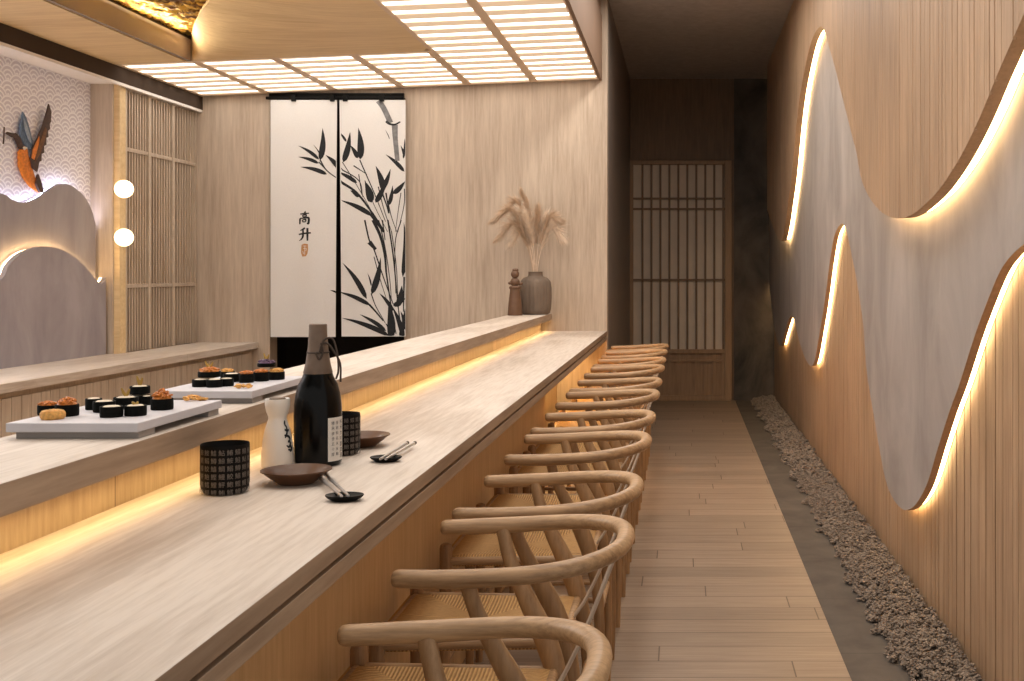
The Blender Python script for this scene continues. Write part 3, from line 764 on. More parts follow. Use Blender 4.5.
k.stroke([L1(p) for p in ((268, 340), (295, 385), (330, 415), (352, 428))], 1.4, LL); k.stroke([L1(p) for p in ((262, 350), (310, 400), (352, 430))], 1.2, LL)
k.leaf(R2_((0, 383)), R2_((40, 398)), 9 / 5.448, lim=LL)
k.b.build('bamboo_painting', M['ink'], tl, fix=False)
k = Ink(); k5 = 4.8625
for a, b_, w in (((42, 203), (80, 252), 12), ((98, 203), (65, 352), 30), ((138, 183), (148, 338), 34), ((98, 268), (136, 332), 22), ((30, 395), (132, 452), 20), ((48, 535), (208, 612), 24), ((98, 488), (142, 520), 20), ((170, 443), (202, 548), 38), ((222, 368), (262, 495), 30), ((295, 383), (250, 490), 24), ((268, 448), (222, 548), 27), ((305, 463), (285, 562), 20), ((270, 313), (362, 397), 20), ((366, 443), (308, 505), 25), ((362, 235), (356, 335), 12), ((343, 268), (362, 325), 12), ((268, 193), (290, 240), 4), ((30, 350), (46, 385), 18)):
    k.leaf(R1(a), R1(b_), w / k5, 0.04, lim=LR)
for pts, w in ((((45, 380), (140, 440), (160, 520)), 6), (((50, 445), (130, 500), (200, 590), (252, 681)), 13), (((145, 340), (215, 500), (270, 640)), 6), (((140, 410), (155, 510)), 5), (((200, 600), (235, 650), (262, 690)), 22), (((272, 500), (288, 600)), 8), (((362, 480), (360, 560), (330, 690)), 5), (((115, 368), (180, 410)), 6), (((250, 490), (275, 560), (285, 600)), 8)):
    k.stroke([R1(p) for p in pts], w / k5, LR)
k6 = 5.448
for pts, w in ((((190, 0), (215, 110), (240, 160), (290, 310), (345, 460)), 9), (((235, 0), (275, 90), (298, 190), (306, 285)), 18), (((285, 0), (300, 110)), 8), (((315, 0), (345, 200), (368, 440), (392, 630)), 9), (((388, 0), (355, 130), (358, 400)), 6), (((306, 285), (330, 450), (360, 620)), 9), (((404, 310), (400, 500)), 10), (((215, 460), (250, 500), (290, 550)), 11), (((215, 120), (232, 140), (250, 160)), 26), (((225, 400), (250, 470), (300, 560)), 6)):
    k.stroke([R2_(p) for p in pts], w / k6, LR)
for a, b_, w in (((402, 10), (396, 312), 30), ((68, 233), (202, 430), 30), ((276, 203), (228, 405), 34), ((205, 288), (226, 360), 9), ((40, 390), (222, 464), 24), ((162, 513), (306, 606), 22), ((62, 533), (325, 632), 28), ((268, 398), (345, 495), 22), ((318, 445), (332, 650), 46), ((392, 355), (368, 475), 34), ((412, 425), (345, 468), 28), ((384, 495), (412, 600), 22), ((338, 468), (402, 650), 28), ((300, 560), (345, 632), 18), ((408, 480), (380, 640), 24)):
    k.leaf(R2_(a), R2_(b_), w / k6, 0.04, lim=LR)
for pts, w in ((((170, 440), (215, 560), (280, 690)), 4), (((235, 470), (262, 580), (300, 690)), 5), (((285, 560), (300, 620), (325, 690)), 5), (((60, 350), (110, 430), (170, 530), (230, 640)), 4), (((345, 500), (330, 600), (318, 690)), 4)):
    k.stroke([R1(p) for p in pts], w / k5, LR)
for pts, w in ((((265, 0), (300, 150), (325, 320), (335, 440)), 6), (((335, 60), (362, 260), (372, 480), (384, 620)), 5), (((240, 200), (275, 330), (320, 470)), 5)):
    k.stroke([R2_(p) for p in pts], w / k6, LR)
k.stroke([R1(p) for p in ((272, 152), (290, 165), (315, 168), (342, 155))], 12 / k5, LR)
k.b.build('bamboo_painting', M['ink'], tr, fix=False)
k = Ink()
k.stroke([R1(p) for p in ((235, 52), (262, 90), (295, 160))], 26 / k5, LR, taper=False); k.stroke([R1(p) for p in ((315, 170), (318, 240), (328, 345))], [30 / k5, 24 / k5, 22 / k5], LR)
k.b.build('bamboo_trunk_painting', M['ink_grey'], tr, fix=False)
# the two characters
def glyph(k, strokes, u0, v0, w, h, lw):
    for pts, ww in strokes: k.stroke([(u0 + p[0] * w, v0 + p[1] * h) for p in pts], [lw * q for q in ww], n=4)
K = Ink()
gao = [(((.52, 0), (.60, .10)), (1.3, .8)), (((.12, .20), (.5, .16), (.92, .14)), (.7, .9, .6)), (((.34, .27), (.36, .42)), (.8, .7)), (((.34, .28), (.66, .26), (.64, .40)), (.6, .9, .7)), (((.37, .42), (.64, .40)), (.6, .7)),
       (((.10, .54), (.08, .98)), (1.1, .9)), (((.10, .54), (.5, .50), (.88, .50), (.86, .92), (.72, .90)), (.7, .8, 1.3, 1.3, .5)), (((.33, .64), (.35, .82)), (.8, .7)), (((.33, .64), (.62, .62), (.60, .79)), (.6, .9, .7)), (((.36, .81), (.60, .79)), (.6, .7))]
sheng = [(((.52, 0), (.28, .14), (.12, .20)), (1.2, .9, .3)), (((.02, .50), (.5, .42), (1.0, .38)), (.8, 1.0, .9)), (((.36, .12), (.36, .60), (.24, .86), (.04, 1.0)), (1.0, 1.2, .9, .3)), (((.72, .0), (.72, .5), (.72, 1.0)), (1.3, 1.3, 1.0))]
glyph(K, gao, 298.9, 211.5, 11.2, 13, 1.7); glyph(K, sheng, 298.5, 228, 12.6, 12.8, 1.7)
K.b.build('character_print', M['ink'], tl, fix=False)
K = Ink()
K.poly([(301.6, 244.8), (304.2, 243.6), (308.0, 244), (308.3, 249), (307.6, 253.6), (306, 256.2), (302.4, 256.6), (301, 253), (301.2, 248.5)])
K.b.build('seal_print', M['seal'], tl, fix=False)
K = Ink()
for q in ([(303, 246), (306.6, 246)], [(303.4, 248.6), (306.4, 248.4), (306, 251)], [(302.8, 251), (303.6, 254)], [(305, 246.2), (304.8, 254.6)]):
    K.stroke([Vector(p) for p in q], 0.55, n=3, taper=False)
for i in range(len(K.b.v)): K.b.v[i] = (K.b.v[i][0], K.b.v[i][1] - 0.0008, K.b.v[i][2])
K.b.build('seal_mark', M['cloth'], tl, fix=False)

# ================================================================== STOOLS
def make_stool():
    t = thing('bar_stool', 'x', 'stool')
    # origin on the floor, -x towards the counter
    ax = -0.182; bx_ = 0.218
    pts = []
    hw = 0.222
    def zt(x): f = (x - ax) / (bx_ - ax); return 0.797 + 0.026 * f * f
    for i in range(9): x = ax + (0.0 - ax) * i / 8; pts.append((x, hw - 0.012 * (1 - i / 8) ** 2 * 1.0, zt(x)))
    for i in range(1, 32):
        a = PI / 2 - PI * i / 32; e = 0.81
        x = bx_ * abs(math.cos(a)) ** e; y = hw * math.copysign(abs(math.sin(a)) ** e, math.sin(a)); pts.append((x, y, zt(x)))
    for i in range(9): x = 0.0 + (ax - 0.0) * i / 8; pts.append((x, -(hw - 0.012 * (i / 8) ** 2), zt(x)))
    n = len(pts); rad = []
    for i in range(n):
        q = min(i, n - 1 - i); r = 0.0176 + 0.0012 * math.exp(-((q - 5) / 4) ** 2)
        rad.append(r)
    # rounded ends
    P = [Vector(p) for p in pts]
    d0 = (P[0] - P[1]).normalized(); d1 = (P[-1] - P[-2]).normalized()
    ext0 = [(P[0] + d0 * a, 0.0176 * s) for a, s in ((0.0125, 0.5), (0.0095, 0.82), (0.005, 0.96))]; ext1 = [(P[-1] + d1 * a, 0.0176 * s) for a, s in ((0.005, 0.96), (0.0095, 0.82), (0.0125, 0.5))]
    PP = [e[0] for e in ext0] + P + [e[0] for e in ext1]; RR = [e[1] for e in ext0] + rad + [e[1] for e in ext1]
    MB().tube(PP, RR, n=18, flat=(1.0, 0.92)).build('arm_rail', M['chair'], t, sharp=60)
    # front legs (towards the counter)
    for s in (-1, 1):
        MB().tube([(-0.375, s * 0.205, 0), (-0.372, s * 0.203, 0.25), (-0.37, s * 0.20, 0.50), (-0.37, s * 0.20, 0.535), (-0.37, s * 0.20, 0.545), (-0.37, s * 0.20, 0.549)], [0.0125, 0.0165, 0.0185, 0.0185, 0.015, 0.008], n=14).build('leg', M['chair_v'], t)
    # rear legs: curve from the floor back and up, then forward to the arm
    for s in (-1, 1):
        c = catmull([Vector(p) for p in ((0.080, s * 0.185, 0), (0.085, s * 0.182, 0.22), (0.078, s * 0.178, 0.40), (0.058, s * 0.176, 0.50), (0.030, s * 0.180, 0.58), (-0.010, s * 0.188, 0.66), (-0.042, s * 0.198, 0.73), (-0.060, s * 0.210, 0.792))], 5)
        k = len(c); rr = []
        for i in range(k):
            f = i / (k - 1); rr.append(0.0125 + 0.009 * math.exp(-((f - 0.52) / 0.22) ** 2))
        MB().tube(c, rr, n=14, flat=(0.72, 1.15), up=(1, 0, 0)).build('leg', M['chair_v'], t, sharp=60)
    # seat frame
    b = MB(); zs = 0.495
    b.tube([(-0.37, -0.2, zs), (-0.37, 0.2, zs)], 0.013, n=10); b.tube([(0.055, -0.175, zs), (0.055, 0.175, zs)], 0.012, n=10)
    for s in (-1, 1): b.tube([(-0.37, s * 0.2, zs), (0.055, s * 0.175, zs)], 0.012, n=10)
    b.build('seat_frame', M['chair'], t)
    # woven cord seat
    b = MB(); na = 16; vs = []
    for side, dz in ((0, 0), (1, -0.022)):
        for i in range(na + 1):
            for j in range(na + 1):
                a = i / na; c = j / na * 2 - 1; x = -0.388 + 0.450 * a; y = c * (0.198 - 0.022 * a)
                ed = max(abs(a * 2 - 1), abs(c)); z = 0.513 - 0.014 * (1 - ed ** 3) - 0.012 * max(0, ed - 0.92) / 0.08
                vs.append((x, y, z + dz))
    K_ = (na + 1) ** 2
    f1 = [(i * (na + 1) + j, i * (na + 1) + j + 1, (i + 1) * (na + 1) + j + 1, (i + 1) * (na + 1) + j) for i in range(na) for j in range(na)]
    f2 = [tuple(K_ + q for q in f[::-1]) for f in f1]; f3 = []
    ring = [i for i in range(na + 1)] + [i * (na + 1) + na for i in range(1, na + 1)] + [na * (na + 1) + j for j in range(na - 1, -1, -1)] + [i * (na + 1) for i in range(na - 1, 0, -1)]
    for i in range(len(ring)):
        a, c = ring[i], ring[(i + 1) % len(ring)]; f3.append((a, c, c + K_, a + K_))
    b.add(vs, f1 + f2 + f3, True); b.build('seat', M['cord'], t, sharp=50)
    # Y shaped back
    b = MB()
    for s in (-1, 1):
        b.tube(catmull([Vector(p) for p in ((0.207, s * 0.050, 0.815), (0.178, s * 0.042, 0.74), (0.142, s * 0.030, 0.65), (0.095, s * 0.018, 0.55), (0.058, s * 0.010, 0.495))], 4), 0.0032, n=8)
    b.build('back_splat', M['wall_oak'], t)
    # stretchers
    b = MB(); b.tube([(-0.372, -0.203, 0.20), (-0.372, 0.203, 0.20)], 0.011, n=10); b.build('stretcher', M['chair'], t)
    for s in (-1, 1): b = MB(); b.tube([(-0.372, s * 0.203, 0.27), (0.084, s * 0.18, 0.27)], 0.010, n=10); b.build('stretcher', M['chair'], t)
    b = MB(); b.tube([(0.083, -0.18, 0.33), (0.083, 0.18, 0.33)], 0.010, n=10); b.build('stretcher', M['chair'], t)
    return t
ys = [1.545, 2.29, 2.84, 3.61, 4.2, 4.98, 5.56, 6.36, 6.95, 7.68, 8.27]
ordn = ['oak stool whose curved arm is cut by the bottom edge, first in the row'] + ['curved arm oak stool with woven seat, ' + q for q in ('second in the row counted from the camera', 'third in the row counted from the camera', 'fourth in the row counted from the camera', 'fifth in the row counted from the camera', 'sixth in the row counted from the camera', 'seventh in the row counted from the camera', 'eighth in the row, fourth from the end', 'ninth in the row, third from the end', 'tenth in the row, second from the end', 'last in the row by the hallway wall')]
st = make_stool()
for i, y in enumerate(ys):
    o = st if i == 0 else copy_tree(st)
    o.location = (-0.33, y, 0)
    o['label'] = ordn[i]; o['group'] = 'curved arm wooden stools along the bar'

# ================================================================== TRAYS AND SUSHI
TZ = 1.083
def tray(label, x0, x1, y0, y1):
    t = thing('serving_tray', label, 'tray', ((x0 + x1) / 2, (y0 + y1) / 2, H2), group='grey serving trays on the raised shelf')
    w = (x1 - x0) / 2; l = (y1 - y0) / 2
    MB().box(-w, w, -l, l, 0.0125, TZ - H2).build('tray_top', M['tray'], t, bevel=0.0015)
    for a, c in ((-l + 0.012, -l + 0.075), (l - 0.06, l - 0.008)):
        MB().box(-w + 0.012, w + 0.0 - 0.004, a, c, 0, 0.0125).build('foot', M['tray_foot'], t)
tray('grey footed sushi tray standing nearer the camera, behind the patterned cup', -1.203, -0.968, 2.045, 2.42)
tray('grey footed sushi tray standing further along, behind the white sake flask', -1.19, -0.972, 2.60, 2.985)

def maki(u, v, wpx, hpx, top, label, z0=TZ, garnish=None, name='sushi_roll', wrap=True, extra=0.0):
    Yf = F * (EH - z0) / (v - CY); 
    w = wpx / F * Yf; r = w / 2; h = hpx / F * Yf
    X = (u - CX) * (Yf + r) / F
    t = thing(name, label, 'sushi', (X, Yf + r, z0), rz=random.uniform(0, 3), group='sushi on the grey trays')
    if wrap:
        MB().lathe([(0, 0.0), (r * 0.96, 0.0), (r, 0.003), (r, h - 0.002), (r * 0.97, h), (r * 0.86, h), (r * 0.86, h * 0.6), (0, h * 0.6)], 28).build('nori', M['nori'], t)
        MB().lathe([(r * 0.86, h * 0.55), (r * 0.86, h - 0.002), (r * 0.6, h + 0.001), (0, h + 0.002)], 24).build('rice', M['rice'], t)
    if top in ('roe', 'tempura', 'plum'):
        b = MB(); n = 60 if top == 'roe' else 24
        rr = random.Random(int(u * 7 + v))
        for i in range(n):
            a = rr.uniform(0, 6.3); q = r * 0.85 * math.sqrt(rr.random()); dome = h + 0.001 + 0.30 * r * (1 - (q / r) ** 2) + extra * (1 - (q / r))
            b.blob((math.cos(a) * q, math.sin(a) * q, dome), r * (0.15 if top == 'roe' else 0.2), 1, 0.25, (1, 1, 0.8), i)
        b.lathe([(r * 0.9, h - 0.003), (r * 0.8, h + 0.1 * r), (r * 0.4, h + 0.25 * r + extra * 0.5), (0, h + 0.3 * r + extra * 0.7)], 20)
        b.build('topping', M[top], t, fix=False)
    if top == 'disc':
        MB().lathe([(0, 0), (r * 0.85, 0), (r, h * 0.25), (r, h * 0.7), (r * 0.85, h), (0, h * 1.03)], 28).build('cake', M['tempura'], t)
        b = MB()
        for i in range(10): a = i * 0.63; b.blob((math.cos(a) * r * 0.5, math.sin(a) * r * 0.5, h), r * 0.2, 1, 0.3, (1, 1, 0.5), i)
        b.build('topping', M['tempura'], t, fix=False)
    if garnish:
        b = MB(); zb = h + (0.2 * r if top else 0)
        for a, c, hh in ((-0.3, 0.15, 1.0), (0.25, -0.1, 0.85), (0.0, 0.3, 0.6)):
            b.tube([(0, 0, zb), (a * r * 0.6, c * r * 0.6, zb + garnish * hh * 0.5), (a * r * 1.1, c * r, zb + garnish * hh)], [0.0022, 0.003, 0.0015], n=7)
        b.build('garnish', M['sprout'], t)
    return t
A1 = 'on the nearer grey tray'
S = 5.12
def m1(x0, x1, ytop, ybot, top, label, **k): return maki((x0 + x1) / 2 / S, 340 + ybot / S, (x1 - x0) / S, (ybot - ytop) / S, top, label, **k)
m1(196, 292, 338, 388, 'roe', 'seaweed roll topped with orange roe behind the tan cake, ' + A1)
m1(287, 400, 335, 395, 'roe', 'larger seaweed roll heaped with orange roe beside the tan cake, ' + A1, extra=0.006)
m1(210, 330, 368, 412, 'disc', 'small tan fried cake without seaweed, ' + A1, name='fried_cake', wrap=False)
m1(440, 520, 303, 360, 'cream', 'cream topped seaweed roll at the back, ' + A1)
m1(480, 588, 318, 374, None, 'roll between the cream topped and the front ones, ' + A1)
m1(585, 705, 298, 356, None, 'seaweed roll with a ginger sprout behind the front pair, ' + A1, garnish=0.018)
m1(515, 627, 345, 400, None, 'pale topped front roll closer to the tan cake, ' + A1)
m1(640, 748, 340, 393, None, 'pale topped front roll closer to the big orange one, ' + A1, garnish=0.007)
a = m1(720, 778, 290, 335, None, 'small half hidden roll beside the big orange one, ' + A1)
a = m1(668, 768, 287, 335, None, 'seaweed roll carrying another roll on top, ' + A1)
zt_ = a.location.z + 48 / S / F * a.location.y + 0.0025
rr_ = 100 / S / F * a.location.y / 2
t2 = maki(716 / S, CY + F * (EH - zt_) / (a.location.y - rr_), 98 / S, 40 / S, None, 'seaweed roll with a sprout stacked on another, ' + A1, z0=zt_, garnish=0.020)
m1(775, 885, 305, 362, 'roe', 'tall seaweed roll heaped with orange roe at the tray edge, ' + A1, extra=0.012)
def crumbs(u0, u1, v, label, n=14, mat='tempura'):
    Y = F * (EH - TZ) / (v - CY); w = (u1 - u0) / F * Y / 2; X = ((u0 + u1) / 2 - CX) * (Y + 0.01) / F
    t = thing('tempura_garnish', label, 'garnish', (X, Y + 0.01, TZ), group='tempura crumbs')
    b = MB(); rr = random.Random(int(u0))
    for i in range(n):
        a = rr.uniform(0, 6.3); q = math.sqrt(rr.random()) * w
        b.blob((math.cos(a) * q, math.sin(a) * q * 0.6, rr.uniform(0.0035, 0.009)), rr.uniform(0.004, 0.008), 1, 0.35, (1.2, 0.8, 0.6), i)
    b.build('crumbs', M[mat], t, fix=False)
crumbs(184, 204.5, 401.5, 'heap of golden tempura bits at the far corner of the nearer grey tray')
A2 = 'on the further grey tray'
S2 = 6.827
def m2(x0, x1, ytop, ybot, top, label, **k): return maki(160 + (x0 + x1) / 2 / S2, 350 + ybot / S2, (x1 - x0) / S2, (ybot - ytop) / S2, top, label, **k)
ma = m2(222, 345, 205, 255, None, 'dark seaweed roll at the near end of the front line, ' + A2)
mb_ = m2(318, 425, 205, 258, None, 'dark seaweed roll in the middle of the front line, ' + A2)
m2(405, 502, 198, 250, None, 'dark seaweed roll directly behind the orange bits, ' + A2)
zz = ma.location.z + 53 / S2 / F * ma.location.y + 0.0025
def stacked(base_y, u, w, h, top, label, z, **k):
    r = w / F * base_y / 2
    return maki(u, CY + F * (EH - z) / (base_y - r), w, h, top, label, z0=z, **k)
stacked(ma.location.y + 0.02, 160 + 337 / S2, 150 / S2, 38 / S2, 'roe', 'orange topped roll stacked on two dark ones, ' + A2, zz, garnish=0.02)
m2(415, 508, 150, 200, 'tempura', 'golden topped seaweed roll behind the stacked pair, ' + A2)
m2(435, 545, 165, 222, None, 'pale rice topped seaweed roll beside the orange row, ' + A2)
m2(542, 640, 165, 226, 'roe', 'orange roe roll, first of the three at the far end, ' + A2)
mc = m2(640, 742, 155, 216, 'roe', 'orange roe roll, middle of the three at the far end, ' + A2)
md = m2(742, 850, 152, 206, 'tempura', 'golden topped roll, last of the three at the far end, ' + A2)
zz = mc.location.z + 61 / S2 / F * mc.location.y + 0.009
stacked(mc.location.y + 0.05, 160 + 727 / S2, 120 / S2, 26 / S2, 'plum', 'purple topped roll stacked above the orange ones, ' + A2, zz, garnish=0.02)
crumbs(233, 252, 388.5, 'heap of orange tempura bits at the front edge of the further grey tray', mat='tempura')

# ================================================================== TABLEWARE
def fmesh(body, size, font_extr=0.0):
    cu_ = bpy.data.curves.new('glyph_curve', 'FONT'); cu_.body = body; cu_.size = size; cu_.resolution_u = 2
    cu_.space_line = 1.0
    o_ = bpy.data.objects.new('glyph_tmp', cu_); COL.objects.link(o_)
    bpy.context.view_layer.update()
    dg = bpy.context.evaluated_depsgraph_get(); me = bpy.data.meshes.new_from_object(o_.evaluated_get(dg))
    vs = [v.co.copy() for v in me.vertices]; fs = [list(p.vertices) for p in me.polygons]
    bpy.data.objects.remove(o_); bpy.data.meshes.remove(me); bpy.data.curves.remove(cu_)
    return vs, fs
CH = '鮪鯛鯖鰹鮭鱈鰯鯵鰻鮎鯉鱒鰤鮫鰆鮃鯨鱧鱚鰈鮑鮟'
glyphs = {}
for c in CH: glyphs[c] = fmesh(c, 0.0120)
def cup(label, u, v, w=0.0905, h=0.096):
    Yf = F * (EH - HC) / (v - CY); r = w / 2; Yc = Yf + r; X = (u - CX) * Yc / F
    t = thing('tea_cup', label, 'cup', (X, Yc, HC), group='patterned tea cups')
    MB().lathe([(0, 0), (r * 0.78, 0), (r * 0.88, 0.003), (r * 0.975, 0.012), (r, 0.022), (r, h - 0.003), (r * 0.985, h), (r * 0.96, h - 0.002), (r * 0.955, 0.02), (r * 0.7, 0.008), (0, 0.008)], 56).build('bowl', M['cup'], t)
    b = MB(); nc = 19; nr = 6
    for row in range(nr):
        for i in range(nc):
            vs, fs = glyphs[CH[(i * 5 + row * 7) % len(CH)]]
            a0 = 2 * PI * i / nc; z0 = h - 0.0035 - (row + 1) * 0.0152
            out = []
            for q in vs:
                a = a0 + (q.x - 0.0060) / r; zz_ = z0 + q.y + 0.0015; out.append((math.cos(a) * (r + 0.0004), math.sin(a) * (r + 0.0004), zz_))
            b.add(out, fs)
    b.build('character_pattern', M['glyph'], t, fix=False)
cup('black tea cup covered in grey characters, in full view before the white flask', 225, 497)
cup('black tea cup covered in grey characters, half hidden behind the bottle', 340.5, 457)

# sake flask
Yc = 2.52; X = (277.5 - CX) * Yc / F
t = thing('sake_flask', 'white porcelain sake flask with a black brush mark', 'flask', (X, Yc, HC))
fp = [(0.0, 0), (0.030, 0), (0.0335, 0.004), (0.0345, 0.02), (0.0335, 0.04), (0.0305, 0.065), (0.0265, 0.085), (0.0215, 0.1), (0.0192, 0.108), (0.0195, 0.113), (0.0235, 0.124), (0.0262, 0.138), (0.0265, 0.15), (0.0255, 0.152), (0.0235, 0.1505), (0.0225, 0.14), (0.012, 0.125)]
fpp = [Vector((a, b)) for a, b in fp]
MB().lathe([(a, b) for a, b in fp], 48).build('body', M['porcelain'], t, sharp=60)
MB().lathe([(0, 0.1475), (0.0165, 0.1475), (0.0175, 0.150), (0.0165, 0.1535), (0, 0.1535)], 24).build('stopper', M['foil'], t)
def fr(z):
    for a, b in zip(fp[1:], fp[2:]):
        if a[1] <= z <= b[1] and b[1] > a[1]: return a[0] + (b[0] - a[0]) * (z - a[1]) / (b[1] - a[1])
    return 0.03
# brush mark (u,v pixel strokes mapped on to the flask side facing the stools)
def wrapmark(strokes, rad, name, mat, parent, x_to_ang):
    b = MB()
    for pts, w in strokes:
        c = catmull([Vector(p) for p in pts], 6); n = len(c)
        for i in range(n - 1):
            quad = []; w_ = w * 1.5
            for p, sgn_, i_ in ((c[i], 1, i), (c[i + 1], 1, i + 1), (c[i + 1], -1, i + 1), (c[i], -1, i)):
                tt = (c[min(i_ + 1, n - 1)] - c[max(i_ - 1, 0)]).normalized(); nn = Vector((-tt.y, tt.x)); f = i_ / (n - 1)
                q = p + nn * sgn_ * w_ / 2 * (0.35 + 0.65 * math.sin(PI * min(1, f * 0.8 + 0.15)))
                a = x_to_ang(q.x, q.y); r = rad(q.y) + 0.0006; quad.append((math.cos(a) * r, math.sin(a) * r, q.y))
            b.add(quad, [(0, 1, 2, 3)])
    b.build(name, mat, parent, fix=False)
sk = [(((0.003, 0.105), (0.000, 0.098), (0.003, 0.090)), 0.004), (((-0.004, 0.086), (0.004, 0.083), (0.010, 0.085)), 0.0035), (((0.004, 0.094), (0.002, 0.08), (-0.005, 0.068)), 0.0035), (((-0.006, 0.074), (0.004, 0.071), (0.008, 0.064), (0.001, 0.058)), 0.004), (((0.002, 0.062), (0.008, 0.056), (0.003, 0.048), (-0.003, 0.052)), 0.0035), (((0.006, 0.052), (0.010, 0.044), (0.005, 0.037)), 0.004), (((0.0, 0.043), (0.008, 0.040)), 0.003)]
wrapmark(sk, fr, 'brush_mark', M['ink'], t, lambda x, z: R(-30) + x / 0.03 + 0.0)

# bottle
Yb = 2.565; X = (318 - CX) * Yb / F
t = thing('sake_bottle', 'black glass sake bottle with a taupe wrapped neck and white label', 'bottle', (X, Yb, HC))
bpz = [(0, 0), (0.044, 0), (0.050, 0.004), (0.0515, 0.012), (0.0518, 0.11), (0.051, 0.135), (0.048, 0.158), (0.042, 0.18), (0.034, 0.195), (0.0285, 0.211), (0.0225, 0.245), (0.0190, 0.27), (0.0185, 0.305), (0, 0.305)]
MB().lathe(bpz, 56).build('glass_body', M['glass'], t, sharp=50)
MB().lathe([(0.0312, 0.2035), (0.0318, 0.205), (0.0268, 0.226), (0.0228, 0.252), (0.0208, 0.272), (0.0212, 0.276), (0.0204, 0.280), (0.0194, 0.306), (0.0194, 0.312), (0.0180, 0.3135), (0, 0.3135)], 40).build('neck_cover', M['foil'], t)
# label
b = MB(); a0, a1 = R(-49), R(8); vs = []; n = 20; rl = 0.0523
for z in (0.012, 0.108):
    for i in range(n + 1): a = a0 + (a1 - a0) * i / n; vs.append((math.cos(a) * rl, math.sin(a) * rl, z))
b.add(vs, [(i, i + 1, n + 2 + i, n + 1 + i) for i in range(n)], True); lb = b.build('label', M['label'], t, fix=False)
b = MB()
cols = ['純米大吟醸清酒', '原材料名米米麹', '精米歩合五十度']
for ci, s_ in enumerate(cols):
    sz = 0.012 if ci == 0 else 0.0085
    for ri, ch in enumerate(s_):
        vs, fs = fmesh(ch, sz); zz_ = 0.093 - ri * (0.0125 if ci == 0 else 0.0115)
        off = (0.034, 0.020, 0.008)[ci]
        out = []
        for q in vs:
            a = a0 + (off + q.x) / rl; out.append((math.cos(a) * (rl + 0.0005), math.sin(a) * (rl + 0.0005), zz_ + q.y))
        b.add(out, fs)
b.build('label_print', M['ink'], lb, fix=False)
# cord with loop
b = MB()
b.tube(catmull([Vector(p) for p in ((0.010, -0.022, 0.250), (0.018, -0.018, 0.276), (0.028, -0.010, 0.283), (0.038, -0.008, 0.275), (0.047, -0.010, 0.24), (0.049, -0.012, 0.21), (0.044, -0.012, 0.192))], 5), 0.0022, n=8)
b.tube(catmull([Vector(p) for p in ((0.012, -0.021, 0.27), (0.026, -0.014, 0.270), (0.040, -0.010, 0.250), (0.052, -0.008, 0.225), (0.053, -0.009, 0.185))], 5), 0.0022, n=8)
b.tube(catmull([Vector(p) for p in ((0.010, -0.022, 0.250), (0.004, -0.026, 0.25), (0.010, -0.024, 0.236), (0.017, -0.020, 0.25), (0.014, -0.020, 0.266))], 5), 0.0022, n=8)
b.tube([(math.cos(i / 16 * 2 * PI) * 0.0232, math.sin(i / 16 * 2 * PI) * 0.0232, 0.250) for i in range(17)], 0.0018, n=8)
b.build('cord', M['cordd'], t)

def saucer(label, u, v, w=0.140):
    Yc = F * (EH - HC) / (v - CY); X = (u - CX) * Yc / F; r = w / 2
    t = thing('saucer', label, 'dish', (X, Yc, HC), group='brown lacquer saucers')
    MB().lathe([(0, 0), (r * 0.5, 0), (r * 0.55, 0.003), (r * 0.8, 0.016), (r * 0.93, 0.024), (r, 0.0265), (r, 0.0285), (r * 0.93, 0.0265), (r * 0.78, 0.019), (r * 0.5, 0.0055), (0, 0.0045)], 56).build('dish', M['saucer'], t)
saucer('brown lacquer saucer before the bottle with chopsticks leaning by it', 296.5, 483)
saucer('brown lacquer saucer standing behind the second cup', 361, 446)
def rest(label, u, v, w=0.072):
    Yc = F * (EH - HC) / (v - CY); X = (u - CX) * Yc / F; r = w / 2
    t = thing('chopstick_rest', label, 'chopstick rest', (X, Yc, HC), group='black chopstick rests')
    o_ = MB().lathe([(0, 0), (r * 0.62, 0), (r * 0.9, 0.006), (r, 0.010), (r * 0.98, 0.0115), (r * 0.85, 0.0095), (r * 0.5, 0.0065), (0, 0.006)], 40).build('dish', M['black'], t)
    o_.scale = (1, 0.8, 1)
    return X, Yc
def sticks(u0, v0, u1, v1, which):
    p = px(u0, v0, HC + 0.013); q = px(u1, v1, HC + 0.012)
    d = (q - p).normalized(); nrm = Vector((d.y, -d.x, 0)).normalized()
    for s, nm in ((-1, 'one on the shelf side'), (1, 'one on the stool side')):
        t = thing('chopstick', 'slim silver chopstick, ' + nm + ' of the pair ' + which, 'chopstick', p, group='silver chopsticks')
        a = Vector((0, 0, 0)) + nrm * s * 0.006; e = q - p + nrm * s * 0.009
        MB().tube([a, a + (e - a) * 0.5, e], [0.0028, 0.0036, 0.0044], n=10).build('shaft', M['steel'], t)
        MB().tube([e, e + (e - a).normalized() * 0.012], [0.0046, 0.0046], n=10).build('end_cap', M['cordd'], t)
rest('black oval chopstick rest near the brown saucer before the bottle', 344.5, 500.5)
sticks(345, 496, 322, 475.5, 'beside the first saucer')
rest('black oval chopstick rest near the half hidden cup', 386, 461.5)
sticks(383, 459, 410, 443.5, 'beside the half hidden cup')

